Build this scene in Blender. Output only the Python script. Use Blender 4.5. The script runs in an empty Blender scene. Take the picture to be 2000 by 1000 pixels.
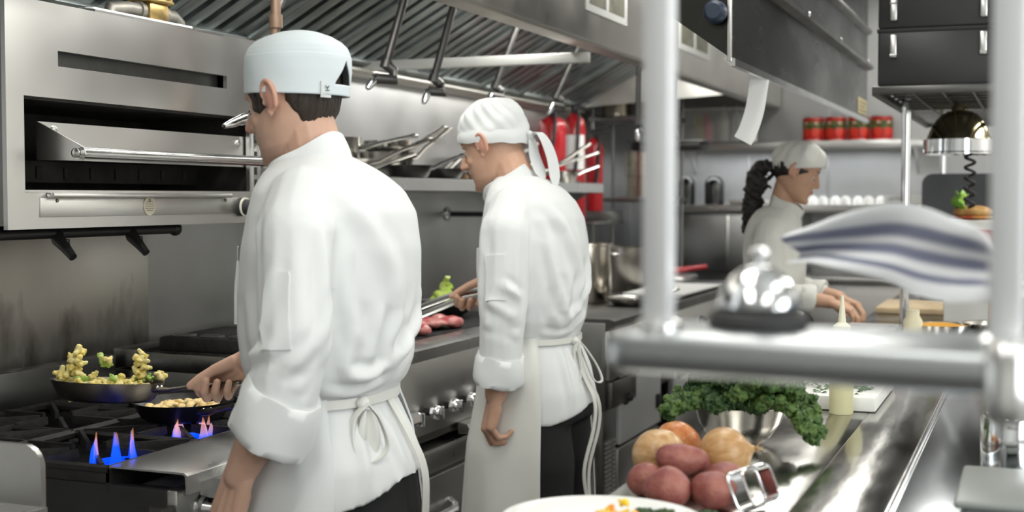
import bpy, bmesh, math, random
import numpy as np
from mathutils import Vector, Matrix, noise as mnoise
PI = math.pi
SC = bpy.context.scene
COL = SC.collection
random.seed(7)

# ---------------------------------------------------------------- camera
cd = bpy.data.cameras.new('camera')
cam = bpy.data.objects.new('camera', cd)
COL.objects.link(cam)
cam.location = (0, 0, 1.38)
cam.rotation_euler = (PI / 2 - math.atan(115 / 2600), 0, math.radians(21.6))
cd.sensor_width = 36.0
cd.lens = 36.0 * 2600 / 2000
cd.clip_start = 0.05
cd.dof.use_dof = True
cd.dof.focus_distance = 3.05
cd.dof.aperture_fstop = 3.2
SC.camera = cam

# ---------------------------------------------------------------- world, light, exposure
w = bpy.data.worlds.new('world')
SC.world = w
w.use_nodes = True
w.node_tree.nodes['Background'].inputs[0].default_value = (0.9, 0.95, 1.0, 1)
w.node_tree.nodes['Background'].inputs[1].default_value = 0.4
SC.view_settings.view_transform = 'Standard'
SC.view_settings.look = 'None'
SC.view_settings.gamma = 1.0
SC.view_settings.use_curve_mapping = False
SC.view_settings.exposure = -0.12


def area(name, loc, size, power, rot=(0, 0, 0), col=(1, 1, 1)):
    l = bpy.data.lights.new(name, 'AREA')
    l.shape = 'RECTANGLE'
    l.size, l.size_y = size
    l.energy = power
    l.color = col
    o = bpy.data.objects.new(name, l)
    COL.objects.link(o)
    o.location = loc
    o.rotation_euler = rot
    return o


CEIL = 2.75
LAMPS = [(-0.75, -0.6, 13), (1.15, -0.6, 8), (-0.75, 1.2, 13), (1.15, 1.2, 5), (-0.75, 3.2, 11), (1.15, 3.2, 8), (-0.75, 5.4, 34), (1.15, 5.4, 50), (-0.75, 7.4, 4), (1.15, 7.4, 14)]
for i, (x, y, pw) in enumerate(LAMPS):
    area('ceiling_lamp_light', (x, y, CEIL - 0.09), (0.6, 1.15), pw, col=(1.0, 0.985, 0.925))
area('shelf_strip_light', (-1.5, 8.32, 1.665), (1.5, .06), 5, col=(.95, .98, 1.0))
# side light added from the right, behind a made-up window
area('added_side_light', (1.97, .55, 1.62), (1.25, 2.3), 46, rot=(0, math.radians(90), 0), col=(.94, .98, 1.0))
for y in (3.0, 5.0, 6.6):      # the tubes under the canopy of the hood
    area('hood_lamp_light', (-1.78, y, 2.13), (0.12, 1.2), 12, rot=(0, math.radians(32), 0), col=(1.0, 0.99, 0.95))

# ---------------------------------------------------------------- materials
MATS = {}


def mat(name, col, rough=.5, metal=0.0, var=0.0, vs=6.0, bump=0.0, bs=40.0, stretch=(1, 1, 1), rvar=0.0,
        trans=0.0, emis=0.0, emc=None, sss=0.0, coat=0.0, vcol=False, col2=None, spec=.5, ior=1.45, alpha=1.0, sheen=0.0, aniso=0.0):
    if name in MATS:
        return MATS[name]
    m = bpy.data.materials.new(name)
    m.use_nodes = True
    nt = m.node_tree
    N, Lk = nt.nodes, nt.links
    b = N['Principled BSDF']
    I = b.inputs
    I['Base Color'].default_value = (*col, 1)
    I['Roughness'].default_value = rough
    I['Metallic'].default_value = metal
    I['Specular IOR Level'].default_value = spec
    I['IOR'].default_value = ior
    I['Alpha'].default_value = alpha
    if trans: I['Transmission Weight'].default_value = trans
    if coat: I['Coat Weight'].default_value = coat; I['Coat Roughness'].default_value = .08
    if sheen: I['Sheen Weight'].default_value = sheen
    if aniso: I['Anisotropic'].default_value = aniso
    if sss:
        I['Subsurface Weight'].default_value = sss
        I['Subsurface Radius'].default_value = (.012, .005, .003)
        I['Subsurface Scale'].default_value = 1.0
    if emis:
        I['Emission Color'].default_value = (*(emc or col), 1)
        I['Emission Strength'].default_value = emis
    need = var or rvar or bump or col2
    if need or vcol:
        tc = N.new('ShaderNodeTexCoord')
        mp = N.new('ShaderNodeMapping')
        mp.inputs['Scale'].default_value = stretch
        Lk.new(tc.outputs['Object'], mp.inputs['Vector'])
    src = None
    if vcol:
        a = N.new('ShaderNodeVertexColor'); a.layer_name = 'tint'
        src = a.outputs['Color']
    if var or col2:
        nz = N.new('ShaderNodeTexNoise')
        nz.inputs['Scale'].default_value = vs
        nz.inputs['Detail'].default_value = 5
        Lk.new(mp.outputs[0], nz.inputs['Vector'])
        if col2:
            r = N.new('ShaderNodeValToRGB')
            r.color_ramp.elements[0].position = .38; r.color_ramp.elements[1].position = .64
            r.color_ramp.elements[0].color = (*col, 1); r.color_ramp.elements[1].color = (*col2, 1)
            Lk.new(nz.outputs['Fac'], r.inputs['Fac'])
            out = r.outputs['Color']
            if src:
                mx = N.new('ShaderNodeMixRGB'); mx.blend_type = 'MULTIPLY'; mx.inputs[0].default_value = 1
                Lk.new(src, mx.inputs[1]); Lk.new(out, mx.inputs[2]); out = mx.outputs[0]
            src = out
        else:
            mr = N.new('ShaderNodeMapRange')
            mr.inputs['From Min'].default_value = .25; mr.inputs['From Max'].default_value = .75
            mr.inputs['To Min'].default_value = 1 - var; mr.inputs['To Max'].default_value = 1 + var
            Lk.new(nz.outputs['Fac'], mr.inputs['Value'])
            mx = N.new('ShaderNodeMixRGB'); mx.blend_type = 'MULTIPLY'; mx.inputs[0].default_value = 1
            if src: Lk.new(src, mx.inputs[1])
            else: mx.inputs[1].default_value = (*col, 1)
            Lk.new(mr.outputs[0], mx.inputs[2])
            src = mx.outputs[0]
    if src: Lk.new(src, I['Base Color'])
    if rvar:
        n2 = N.new('ShaderNodeTexNoise'); n2.inputs['Scale'].default_value = vs * 1.7; n2.inputs['Detail'].default_value = 6
        Lk.new(mp.outputs[0], n2.inputs['Vector'])
        m2 = N.new('ShaderNodeMapRange'); m2.inputs['From Min'].default_value = .3; m2.inputs['From Max'].default_value = .7
        m2.inputs['To Min'].default_value = max(.02, rough - rvar); m2.inputs['To Max'].default_value = rough + rvar
        Lk.new(n2.outputs['Fac'], m2.inputs['Value']); Lk.new(m2.outputs[0], I['Roughness'])
    if bump:
        n3 = N.new('ShaderNodeTexNoise'); n3.inputs['Scale'].default_value = bs; n3.inputs['Detail'].default_value = 4
        Lk.new(mp.outputs[0], n3.inputs['Vector'])
        bp = N.new('ShaderNodeBump'); bp.inputs['Strength'].default_value = bump; bp.inputs['Distance'].default_value = .01
        Lk.new(n3.outputs['Fac'], bp.inputs['Height']); Lk.new(bp.outputs[0], I['Normal'])
    MATS[name] = m
    return m


STEEL = mat('brushed_steel', (.70, .69, .665), .32, 1, var=.03, vs=2.5, rvar=.03)
STEELH = mat('brushed_steel_level', (.70, .695, .675), .29, 1, var=.03, vs=3, rvar=.03)
STEELW = mat('wall_steel', (.46, .465, .46), .36, 1, var=.14, vs=2.2, rvar=.09, bump=.05, bs=5, stretch=(1, 1.4, .5))
STEELC = mat('canopy_steel', (.74, .72, .67), .36, 1, var=.09, vs=3, rvar=.08, bump=.04, bs=7)
STEELD = mat('dark_steel', (.26, .26, .25), .34, 1, var=.15, vs=4, rvar=.08)
SMOOTHST = mat('smooth_pan_steel', (.60, .58, .54), .22, 1, var=.08, vs=12, rvar=.08)
OLDST = mat('worn_pan_steel', (.42, .40, .36), .34, 1, var=.2, vs=14, rvar=.1)
CHROME = mat('chrome', (.82, .83, .84), .09, 1)
ALUM = mat('satin_aluminium', (.80, .81, .82), .35, .35)
CHROMES = mat('satin_chrome', (.78, .78, .77), .2, 1, rvar=.05)
IRON = mat('cast_iron', (.028, .027, .026), .55, .35, var=.35, vs=25, bump=.25, bs=60)
BLACKM = mat('black_enamel', (.020, .020, .021), .35, 0, var=.3, vs=10)
BLACKR = mat('black_rubber', (.025, .025, .026), .6)
CAVITY = mat('sooty_oven_steel', (.045, .042, .038), .6, .6, var=.6, vs=9, bump=.1, bs=20)
PIPE = mat('dull_iron_pipe', (.11, .105, .10), .42, .8, var=.2, vs=20)
BROWNP = mat('brown_pipe', (.20, .135, .095), .45, .6, var=.2, vs=14)
BRASS = mat('tarnished_brass', (.42, .30, .12), .38, 1, var=.3, vs=30, bump=.1, bs=50)
WHITEP = mat('white_paper', (.80, .80, .78), .7)
CREAMP = mat('cream_label', (.62, .54, .33), .6, var=.1, vs=40)
CLOTH = mat('white_cotton', (.73, .745, .74), .92, 0, var=.015, vs=9, bump=.05, bs=700, sheen=.15)
CLOTHY = mat('cream_cotton', (.73, .73, .685), .92, 0, var=.02, vs=9, bump=.05, bs=700, sheen=.15)
HATC = mat('pale_blue_cotton', (.66, .725, .745), .92, 0, var=.015, vs=9, bump=.05, bs=700, sheen=.15)
BLACKC = mat('black_trouser_cloth', (.012, .012, .013), .85, 0, var=.2, vs=8, bump=.08, bs=400)
SKIN = mat('skin', (.62, .38, .28), .48, 0, var=.05, vs=40, bump=.05, bs=260, sss=.06, vcol=True)
HAIRD = mat('dark_brown_hair', (.040, .029, .021), .42, 0, var=.45, vs=60, bump=.5, bs=90, stretch=(9, 9, .7))
HAIRB = mat('black_brown_hair', (.014, .010, .009), .42, 0, var=.5, vs=30, bump=.5, bs=50, stretch=(4, 4, 1))
EYEW = mat('eye_white', (.75, .73, .70), .15)
EYEI = mat('eye_iris', (.05, .03, .02), .12)
CERAM = mat('white_glazed_china', (.86, .86, .84), .12, 0, coat=.4)
PLASW = mat('white_plastic', (.78, .78, .75), .4)
RED = mat('red_enamel', (.40, .010, .016), .25, coat=.4)


# ---------------------------------------------------------------- mesh building
class MB:
    """collects closed shapes into one mesh"""
    def __init__(s):
        s.v, s.f, s.mi = [], [], []
        s.cur = 0

    def add(s, vs, fs):
        o = len(s.v)
        s.v += [tuple(map(float, p)) for p in vs]
        s.f += [tuple(i + o for i in f) for f in fs]
        s.mi += [s.cur] * len(fs)
        return s

    def box(s, c, size, rot=None, bev=0.0, seg=2):
        bm = bmesh.new()
        bmesh.ops.create_cube(bm, size=1)
        for v in bm.verts:
            v.co = Vector((v.co.x * size[0], v.co.y * size[1], v.co.z * size[2]))
        if bev:
            bmesh.ops.bevel(bm, geom=list(bm.edges), offset=min(bev, min(size) * .49), segments=seg, profile=.5, affect='EDGES')
        M = Matrix.Translation(c)
        if rot is not None:
            M = M @ (rot if isinstance(rot, Matrix) else Matrix.Rotation(rot[2], 4, 'Z') @ Matrix.Rotation(rot[1], 4, 'Y') @ Matrix.Rotation(rot[0], 4, 'X'))
        bm.transform(M)
        bm.verts.index_update()
        s.add([v.co for v in bm.verts], [[v.index for v in f.verts] for f in bm.faces])
        bm.free()
        return s

    def span(s, a, b, bev=0.0, seg=2):
        a, b = np.minimum(a, b), np.maximum(a, b)
        return s.box(tuple((a + b) / 2), tuple(b - a), None, bev, seg)

    def loft(s, rings, closed=True, cap=True):
        n = len(rings[0]); vs = [p for r in rings for p in r]; fs = []
        for i in range(len(rings) - 1):
            for j in range(n if closed else n - 1):
                k = (j + 1) % n
                fs.append((i * n + j, i * n + k, (i + 1) * n + k, (i + 1) * n + j))
        if cap and closed:
            fs.append(tuple(range(n - 1, -1, -1)))
            o = (len(rings) - 1) * n
            fs.append(tuple(range(o, o + n)))
        return s.add(vs, fs)

    def tube(s, pts, r, n=10, cap=True, flat=1.0, up=None, closed=False):
        pts = [Vector(p) for p in pts]
        rr = r if isinstance(r, (list, tuple)) else [r] * len(pts)
        rings = []; prev = None
        m = len(pts)
        for i, p in enumerate(pts):
            if closed: t = pts[(i + 1) % m] - pts[i - 1]
            else: t = pts[min(i + 1, m - 1)] - pts[max(i - 1, 0)]
            t.normalize()
            if prev is None:
                u = Vector(up) if up else (Vector((0, 0, 1)) if abs(t.z) < .9 else Vector((1, 0, 0)))
            else: u = prev
            a = u - t * u.dot(t)
            if a.length < 1e-6: a = t.orthogonal()
            a.normalize(); b = t.cross(a); prev = a
            rings.append([p + (a * math.cos(2 * PI * k / n) * flat + b * math.sin(2 * PI * k / n)) * rr[i] for k in range(n)])
        if closed:
            rings.append(rings[0]); cap = False
        return s.loft(rings, True, cap)

    def cyl(s, a, b, r, r2=None, n=20):
        return s.tube([a, b], [r, r if r2 is None else r2], n)

    def lathe(s, prof, c=(0, 0, 0), n=32, axis=None, closed_prof=False):
        """prof: list of (radius, height) about +Z (or axis) through c"""
        M = Matrix.Identity(3)
        if axis is not None:
            M = Vector((0, 0, 1)).rotation_difference(Vector(axis).normalized()).to_matrix()
        c = Vector(c); rings = []
        for r, h in prof:
            rings.append([c + M @ Vector((r * math.cos(2 * PI * k / n), r * math.sin(2 * PI * k / n), h)) for k in range(n)])
        if closed_prof:
            rings.append(rings[0]); return s.loft(rings, True, False)
        return s.loft(rings, True, True)

    def prism(s, poly, a, b, plane='xz'):
        """poly extruded along the remaining axis from a to b"""
        def pt(q, h):
            if plane == 'xz': return (q[0], h, q[1])
            if plane == 'yz': return (h, q[0], q[1])
            return (q[0], q[1], h)
        n = len(poly)
        vs = [pt(q, a) for q in poly] + [pt(q, b) for q in poly]
        fs = [tuple(range(n - 1, -1, -1)), tuple(range(n, 2 * n))] + [(i, (i + 1) % n, n + (i + 1) % n, n + i) for i in range(n)]
        return s.add(vs, fs)

    def ball(s, c, r, n=16, m=10, M=None):
        r = r if isinstance(r, (tuple, list)) else (r, r, r)
        rings = []
        for i in range(m + 1):
            ph = -PI / 2 + PI * i / m
            cr = max(math.cos(ph), .02)
            ring = []
            for k in range(n):
                q = Vector((r[0] * cr * math.cos(2 * PI * k / n), r[1] * cr * math.sin(2 * PI * k / n), r[2] * math.sin(ph)))
                if M is not None: q = M @ q
                ring.append(Vector(c) + q)
            rings.append(ring)
        return s.loft(rings)

    def cone(s, a, ra, b, rb, n=14, flat=1.0, up=None):
        """rounded tapered capsule"""
        a, b = Vector(a), Vector(b)
        d = (b - a)
        L = d.length
        if L < 1e-6: return s.ball(a, ra)
        t = d / L
        pts, rr = [], []
        for k in range(4):
            ph = PI / 2 * (1 - k / 4)
            pts.append(a - t * ra * math.sin(ph)); rr.append(max(ra * math.cos(ph), ra * .05))
        pts.append(a); rr.append(ra); pts.append(b); rr.append(rb)
        for k in range(1, 5):
            ph = PI / 2 * k / 4
            pts.append(b + t * rb * math.sin(ph)); rr.append(max(rb * math.cos(ph), rb * .05))
        return s.tube(pts, rr, n, True, flat, up)

    def mesh(s, name, smooth=True, angle=42):
        me = bpy.data.meshes.new(name)
        me.from_pydata(s.v, [], s.f)
        bm = bmesh.new(); bm.from_mesh(me)
        bmesh.ops.recalc_face_normals(bm, faces=list(bm.faces))
        bm.to_mesh(me); bm.free()
        if len(set(s.mi)) > 1: me.polygons.foreach_set('material_index', s.mi)
        if smooth:
            me.shade_smooth()
            me.set_sharp_from_angle(angle=math.radians(angle))
        return me


def P3(poly, M):
    return [M @ Vector(p) for p in poly]


def finish(o, label=None, cat=None, group=None, kind=None):
    if label: o['label'] = label
    if cat: o['category'] = cat
    if group: o['group'] = group
    if kind: o['kind'] = kind
    return o


def thing(name, label, cat, loc=(0, 0, 0), rz=0.0, group=None):
    o = bpy.data.objects.new(name, None)
    COL.objects.link(o)
    o.empty_display_size = .05
    o.location = loc
    o.rotation_euler = (0, 0, rz)
    return finish(o, label, cat, group)


def obj(name, mb, m, parent=None, label=None, cat=None, group=None, kind=None, smooth=True, angle=42, world=False):
    """world=True: the shape is given in world coordinates although it hangs under a parent"""
    me = mb.mesh(name, smooth, angle) if isinstance(mb, MB) else mb
    for k in (m if isinstance(m, (list, tuple)) else [m]): me.materials.append(k)
    o = bpy.data.objects.new(name, me)
    COL.objects.link(o)
    if parent is not None:
        o.parent = parent
        if world:
            off = Vector((0, 0, 0)); q = parent
            while q is not None:
                off += Vector(q.location); q = q.parent
            me.transform(Matrix.Translation(-off))
    elif world:
        vs = np.array([v.co[:] for v in me.vertices])
        c = Vector(((vs[:, 0].min() + vs[:, 0].max()) / 2, (vs[:, 1].min() + vs[:, 1].max()) / 2, vs[:, 2].min()))
        me.transform(Matrix.Translation(-c)); o.location = c
    return finish(o, label, cat, group, kind)


def struct(name, mb, m, **k):
    return obj(name, mb, m, kind='structure', **k)


def copy_tree(o, parent=None):
    c = o.copy()
    COL.objects.link(c)
    if parent is not None: c.parent = parent
    for ch in [q for q in bpy.data.objects if q.parent == o]:
        copy_tree(ch, c)
    return c


def evaluated(me, mods):
    o = bpy.data.objects.new('work', me)
    COL.objects.link(o)
    for t, kw in mods:
        md = o.modifiers.new(t, t)
        for k, v in kw.items(): setattr(md, k, v)
    dg = bpy.context.evaluated_depsgraph_get()
    dg.update()
    res = bpy.data.meshes.new_from_object(o.evaluated_get(dg))
    bpy.data.objects.remove(o)
    return res


def fuse(mb, voxel, it=4, fac=.5):
    """melts the overlapping shapes of mb into one continuous skin"""
    return evaluated(mb.mesh('work', False), [('REMESH', dict(mode='VOXEL', voxel_size=voxel, adaptivity=0, use_smooth_shade=True)),
                                              ('SMOOTH', dict(factor=fac, iterations=it))])


def get_v(me):
    a = np.empty(len(me.vertices) * 3); me.vertices.foreach_get('co', a); return a.reshape(-1, 3)


def get_n(me):
    a = np.empty(len(me.vertices) * 3); me.vertex_normals.foreach_get('vector', a); return a.reshape(-1, 3)


def set_v(me, v):
    me.vertices.foreach_set('co', np.ascontiguousarray(v).ravel()); me.update()


def tint(me, cols):
    a = me.color_attributes.new('tint', 'FLOAT_COLOR', 'POINT')
    c = np.ones((len(cols), 4)); c[:, :3] = cols
    a.data.foreach_set('color', c.ravel())


def seg_dist(v, pts):
    """distance of every vertex to a polyline, and the arc parameter 0..1"""
    best = np.full(len(v), 1e9); par = np.zeros(len(v))
    pts = np.array(pts, float); n = len(pts) - 1
    for i in range(n):
        a, b = pts[i], pts[i + 1]; d = b - a
        t = np.clip(((v - a) @ d) / (d @ d), 0, 1)
        q = np.linalg.norm(v - (a + t[:, None] * d), axis=1)
        m = q < best
        best[m] = q[m]; par[m] = (i + t[m]) / n
    return best, par


def folds(me, strokes, lo=0.0):
    """presses soft creases and ridges into cloth: (polyline, width, height)"""
    v = get_v(me); n = get_n(me); h = np.zeros(len(v))
    for pts, wd, ht in strokes:
        d, t = seg_dist(v, pts)
        env = np.sin(np.clip(t, .0, 1) * PI) ** .6 * .9 + .1
        h += ht * env * (np.exp(-(d / wd) ** 2) - .55 * np.exp(-((d - 1.9 * wd) / (wd * .9)) ** 2))
    if lo:
        for i, p in enumerate(v):
            q = Vector((p[0] * 9, p[1] * 9, p[2] * 5))
            h[i] += lo * (mnoise.noise(q) + .5 * mnoise.noise(q * 2.3))
    set_v(me, v + n * h[:, None])
    return me


def interp(xs, ys, x):
    return float(np.interp(x, xs, ys))


def superring(cx, cy, z, a, b, n=32, e=2.3):
    r = []
    for k in range(n):
        t = 2 * PI * k / n
        c, s_ = math.cos(t), math.sin(t)
        r.append((cx + a * math.copysign(abs(c) ** (2 / e), c), cy + b * math.copysign(abs(s_) ** (2 / e), s_), z))
    return r
# ================================================================ room
XL, XR, YB, YF = -2.55, 2.0, 8.6, -2.4
TILE = mat('dark_floor_tile', (.09, .085, .08), .45, 0, var=.3, vs=3, bump=.1, bs=8)
PLASTER = mat('pale_wall', (.84, .84, .82), .8, var=.04, vs=3)
CEILM = mat('ceiling_white', (.78, .78, .76), .85, var=.03, vs=2)


def steel_sheets(name, base, rough=.33, px=1.2, axis=1, stain=False):
    """sheet steel with wiping smears and seam lines between the sheets"""
    m = mat(name, base, rough, 1, var=.16, vs=1.6, rvar=.08, bump=.05, bs=4, stretch=(1, 1.3, .7))
    nt = m.node_tree; N, L = nt.nodes, nt.links; b = N['Principled BSDF']
    tc = N.new('ShaderNodeTexCoord')
    src = b.inputs['Base Color'].links[0].from_socket
    if stain:      # burnt-on grease: brown blotches low on the sheet
        nz = N.new('ShaderNodeTexNoise'); nz.inputs['Scale'].default_value = 7; nz.inputs['Detail'].default_value = 8
        mp = N.new('ShaderNodeMapping'); mp.inputs['Scale'].default_value = (1, 1.6, .7)
        L.new(tc.outputs['Object'], mp.inputs[0]); L.new(mp.outputs[0], nz.inputs[0])
        sp = N.new('ShaderNodeSeparateXYZ'); L.new(tc.outputs['Object'], sp.inputs[0])
        mr = N.new('ShaderNodeMapRange'); mr.inputs['From Min'].default_value = .42; mr.inputs['From Max'].default_value = .0
        mr.inputs['To Min'].default_value = -.35; mr.inputs['To Max'].default_value = .22
        L.new(sp.outputs['Z'], mr.inputs[0])
        ad = N.new('ShaderNodeMath'); ad.operation = 'ADD'; L.new(nz.outputs['Fac'], ad.inputs[0]); L.new(mr.outputs[0], ad.inputs[1])
        rp = N.new('ShaderNodeValToRGB'); rp.color_ramp.elements[0].position = .36; rp.color_ramp.elements[1].position = .70
        rp.color_ramp.elements[0].color = (0, 0, 0, 1); rp.color_ramp.elements[1].color = (.9, .9, .9, 1)
        L.new(ad.outputs[0], rp.inputs[0])
        mx = N.new('ShaderNodeMixRGB'); mx.inputs[2].default_value = (.060, .040, .024, 1)
        L.new(rp.outputs[0], mx.inputs[0]); L.new(src, mx.inputs[1]); L.new(mx.outputs[0], b.inputs['Base Color'])
        m2 = N.new('ShaderNodeMath'); m2.operation = 'MULTIPLY'; m2.inputs[1].default_value = -.55
        a2 = N.new('ShaderNodeMath'); a2.operation = 'ADD'; a2.inputs[1].default_value = 1.0
        L.new(rp.outputs[0], m2.inputs[0]); L.new(m2.outputs[0], a2.inputs[0]); L.new(a2.outputs[0], b.inputs['Metallic'])
    return m


WALLST = steel_sheets('wall_sheet_steel', (.54, .545, .54), .37)
BACKST = steel_sheets('back_sheet_steel', (.46, .465, .47), .48)
STAINED = steel_sheets('stained_sheet_steel', (.66, .63, .57), .38, stain=True)

m = MB(); m.span((XL - .1, YF - .1, -.06), (XR + .1, YB + .1, 0)); struct('floor', m, TILE)
m = MB(); m.span((XL - .1, YF - .1, CEIL), (XR + .1, YB + .1, CEIL + .06)); struct('ceiling', m, CEILM)
m = MB(); m.span((XL - .1, YF, 0), (XL, YB, CEIL)); struct('wall_left', m, WALLST)
m = MB(); m.span((XL - .1, YB, 0), (XR + .1, YB + .1, CEIL)); struct('wall_back', m, BACKST)
m = MB()
WY0, WY1, WZ0, WZ1 = -.65, 1.75, .98, 2.26
for (y0, y1, z0, z1) in ((YF, WY0, 0, CEIL), (WY1, YB, 0, CEIL), (WY0, WY1, 0, WZ0), (WY0, WY1, WZ1, CEIL)): m.span((XR, y0, z0), (XR + .1, y1, z1))
struct('wall_right', m, PLASTER)
m = MB(); m.span((XR + .05, WY0, WZ0), (XR + .06, WY1, WZ1)); struct('added_window_1', m, mat('added_glow_pane', (.9, .95, 1), .1, emis=1.5, emc=(.94, .98, 1)))  # glowing pane of an added window, put in for side light
m = MB()
for (y0, y1, z0, z1) in ((WY0, WY0 + .05, WZ0, WZ1), (WY1 - .05, WY1, WZ0, WZ1), (WY0, WY1, WZ0, WZ0 + .05), (WY0, WY1, WZ1 - .05, WZ1), (.53, .57, WZ0, WZ1)): m.span((XR + .02, y0, z0), (XR + .05, y1, z1), .003)
struct('trim_2', m, PLASW)
m = MB(); m.span((XL - .1, YF - .1, 0), (XR + .1, YF, CEIL)); struct('wall_front', m, PLASTER)
m = MB()
for x in (-1.75, -1.25, -.55): m.span((x - .006, YB - .008, .1), (x + .006, YB - .001, 2.5), .002)
struct('trim_1', m, STEELW)
LAMPD = mat('lamp_diffuser', (.9, .9, .88), .5, emis=1.6, emc=(1, .985, .95))
src_l = None
for i, (x, y, pw) in enumerate(LAMPS):
    if src_l is None:
        src_l = thing('ceiling_light', 'white ceiling light panel above the kitchen aisle', 'ceiling light', (x, y, CEIL), 0, 'ceiling light panels')
        m = MB(); m.span((-.36, -.64, -.05), (.36, .64, 0), .006); obj('housing', m, PLASW, src_l)
        m = MB(); m.span((-.31, -.59, -.058), (.31, .59, -.051)); obj('diffuser', m, LAMPD, src_l)
    else:
        c = copy_tree(src_l); c.location = (x, y, CEIL)

# ---------------------------------------------------------------- exhaust hood along the wall
hood = thing('exhaust_hood', 'long stainless exhaust hood hanging over the whole cooking line', 'exhaust hood', (-2.02, 3.8, 1.88))
HY0, HY1 = .3, 7.35
m = MB(); m.span((-1.565, HY0, 1.955), (-1.545, 8.58, 2.70), .003); obj('front_panel', m, STEELC, hood, world=True)
m = MB()
m.prism([(-1.66, 1.975), (-1.65, 1.952), (-1.555, 1.945), (-1.548, 1.953), (-1.56, 1.962), (-1.64, 1.962)], HY0, 8.58, 'xz')
m.box((-1.552, (HY0 + 8.58) / 2, 1.957), (.012, 8.58 - HY0, .010), bev=.003); obj('drip_lip', m, STEELC, hood, world=True)
m = MB(); m.span((-2.54, HY0, 2.66), (-1.565, 8.58, 2.70)); obj('top_panel', m, STEELC, hood, world=True)
m = MB(); m.prism([(-2.54, 1.895), (-1.56, 1.955), (-1.56, 2.66), (-2.54, 2.66)], HY1, HY1 + .02, 'xz'); obj('end_panel', m, STEELC, hood, world=True)
m = MB(); m.prism([(-2.54, 1.895), (-1.56, 1.955), (-1.56, 2.66), (-2.54, 2.66)], HY0 - .02, HY0, 'xz'); obj('end_panel', m, STEELC, hood, world=True)
m = MB(); m.span((-2.545, HY0, 1.855), (-2.50, HY1, 1.915), .006); m.span((-2.50, HY0, 1.868), (-2.455, HY1, 1.880), .003); obj('grease_trough', m, STEELC, hood, world=True)
m = MB(); m.span((-2.50, 4.70, 1.878), (-1.56, 4.735, 1.916), .004); obj('divider_bar', m, mat('painted_white_steel', (.72, .72, .68), .4, .2), hood, world=True)
FILT = mat('galvanised_filter', (.33, .36, .355), .38, 1, var=.22, vs=7, rvar=.1)
sl = math.atan2(.47, .86); ux, uz = math.cos(sl), math.sin(sl)
fw = .5; nf = int((HY1 - 1.2) / fw)
first_f = None
for i in range(nf):
    y0 = HY1 - (i + 1) * fw
    if first_f is None:
        m = MB()
        Lf = .96
        R = Matrix.Rotation(-sl, 4, 'Y')
        for (cx, cy, sx, sy) in ((Lf / 2, .012, Lf, .02), (Lf / 2, fw - .012, Lf, .02), (.015, fw / 2, .03, fw - .006), (Lf - .015, fw / 2, .03, fw - .006)):
            c = R @ Vector((cx, cy, 0)); m.box(c, (sx, sy, .030), R, .003)
        for k in range(5):
            cy = .060 + k * .096
            for (dy, dz, wdt) in ((0, .0, .056), (.048, .026, .056)):
                c = R @ Vector((Lf / 2, cy + dy, dz))
                if cy + dy < fw - .03: m.box(c, (Lf - .03, wdt, .004), R, .001)
            for dy in (-.028, .028):
                c = R @ Vector((Lf / 2, cy + dy, .008)); m.box(c, (Lf - .03, .004, .020), R)
        c = R @ Vector((Lf / 2, fw / 2, .05)); m.box(c, (Lf, fw, .004), R)
        first_f = obj('baffle_filter', m, FILT, hood)
        first_f.location = Vector((-2.49, y0, 1.905)) - hood.location
    else:
        o = first_f.copy(); COL.objects.link(o); o.parent = hood
        o.location = Vector((-2.49, y0, 1.905)) - hood.location

# white notices stuck on the hood face
for (lab, y, z, wy, hz) in (('white framed notice on the hood face nearer the front of the kitchen', 4.88, 2.16, .52, .20), ('white framed notice on the hood face behind the upright post, with two dark sheets', 6.26, 2.165, .62, .215)):
    t = thing('notice', lab, 'notice', (-1.5445, y, z), 0)
    m = MB(); m.span((0, -wy / 2, -hz / 2), (.004, wy / 2, hz / 2), .001); obj('frame', m, WHITEP, t)
    for k in (-1, 1):
        m = MB(); m.span((.004, k * wy * .23 - wy * .19, -hz * .36), (.0055, k * wy * .23 + wy * .19, hz * .40)); obj('dark_sheet', m, mat('dim_notice', (.20, .20, .15), .5, var=.3, vs=20), t)

# ---------------------------------------------------------------- fire-suppression drops
def drop(label, top, bend, tip, group='fire-suppression drop pipes'):
    t = thing('suppression_nozzle', label, 'nozzle', top, 0)
    a, b_, c = Vector(top), Vector(bend), Vector(tip)
    m = MB(); m.tube([(0, 0, 0), b_ - a], .0135, 12); m.tube([(b_ - a) * .97, (b_ - a) * 1.03], .019, 12); obj('pipe', m, PIPE, t)
    d = (c - b_); side = Vector((.035, .02, -.035))
    m = MB(); m.tube([b_ - a, b_ - a + side * .6, b_ - a + side + d * .2, b_ - a + d * .6], .017, 12); obj('elbow', m, PIPE, t)
    m = MB(); e = b_ - a + d * .55; u = d.normalized(); m.tube([e, e + u * .012, e + u * .014, e + u * .04, e + u * .055], [.014, .016, .0125, .0125, .008], 14); obj('nozzle_tip', m, CHROME, t)
    return t


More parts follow.
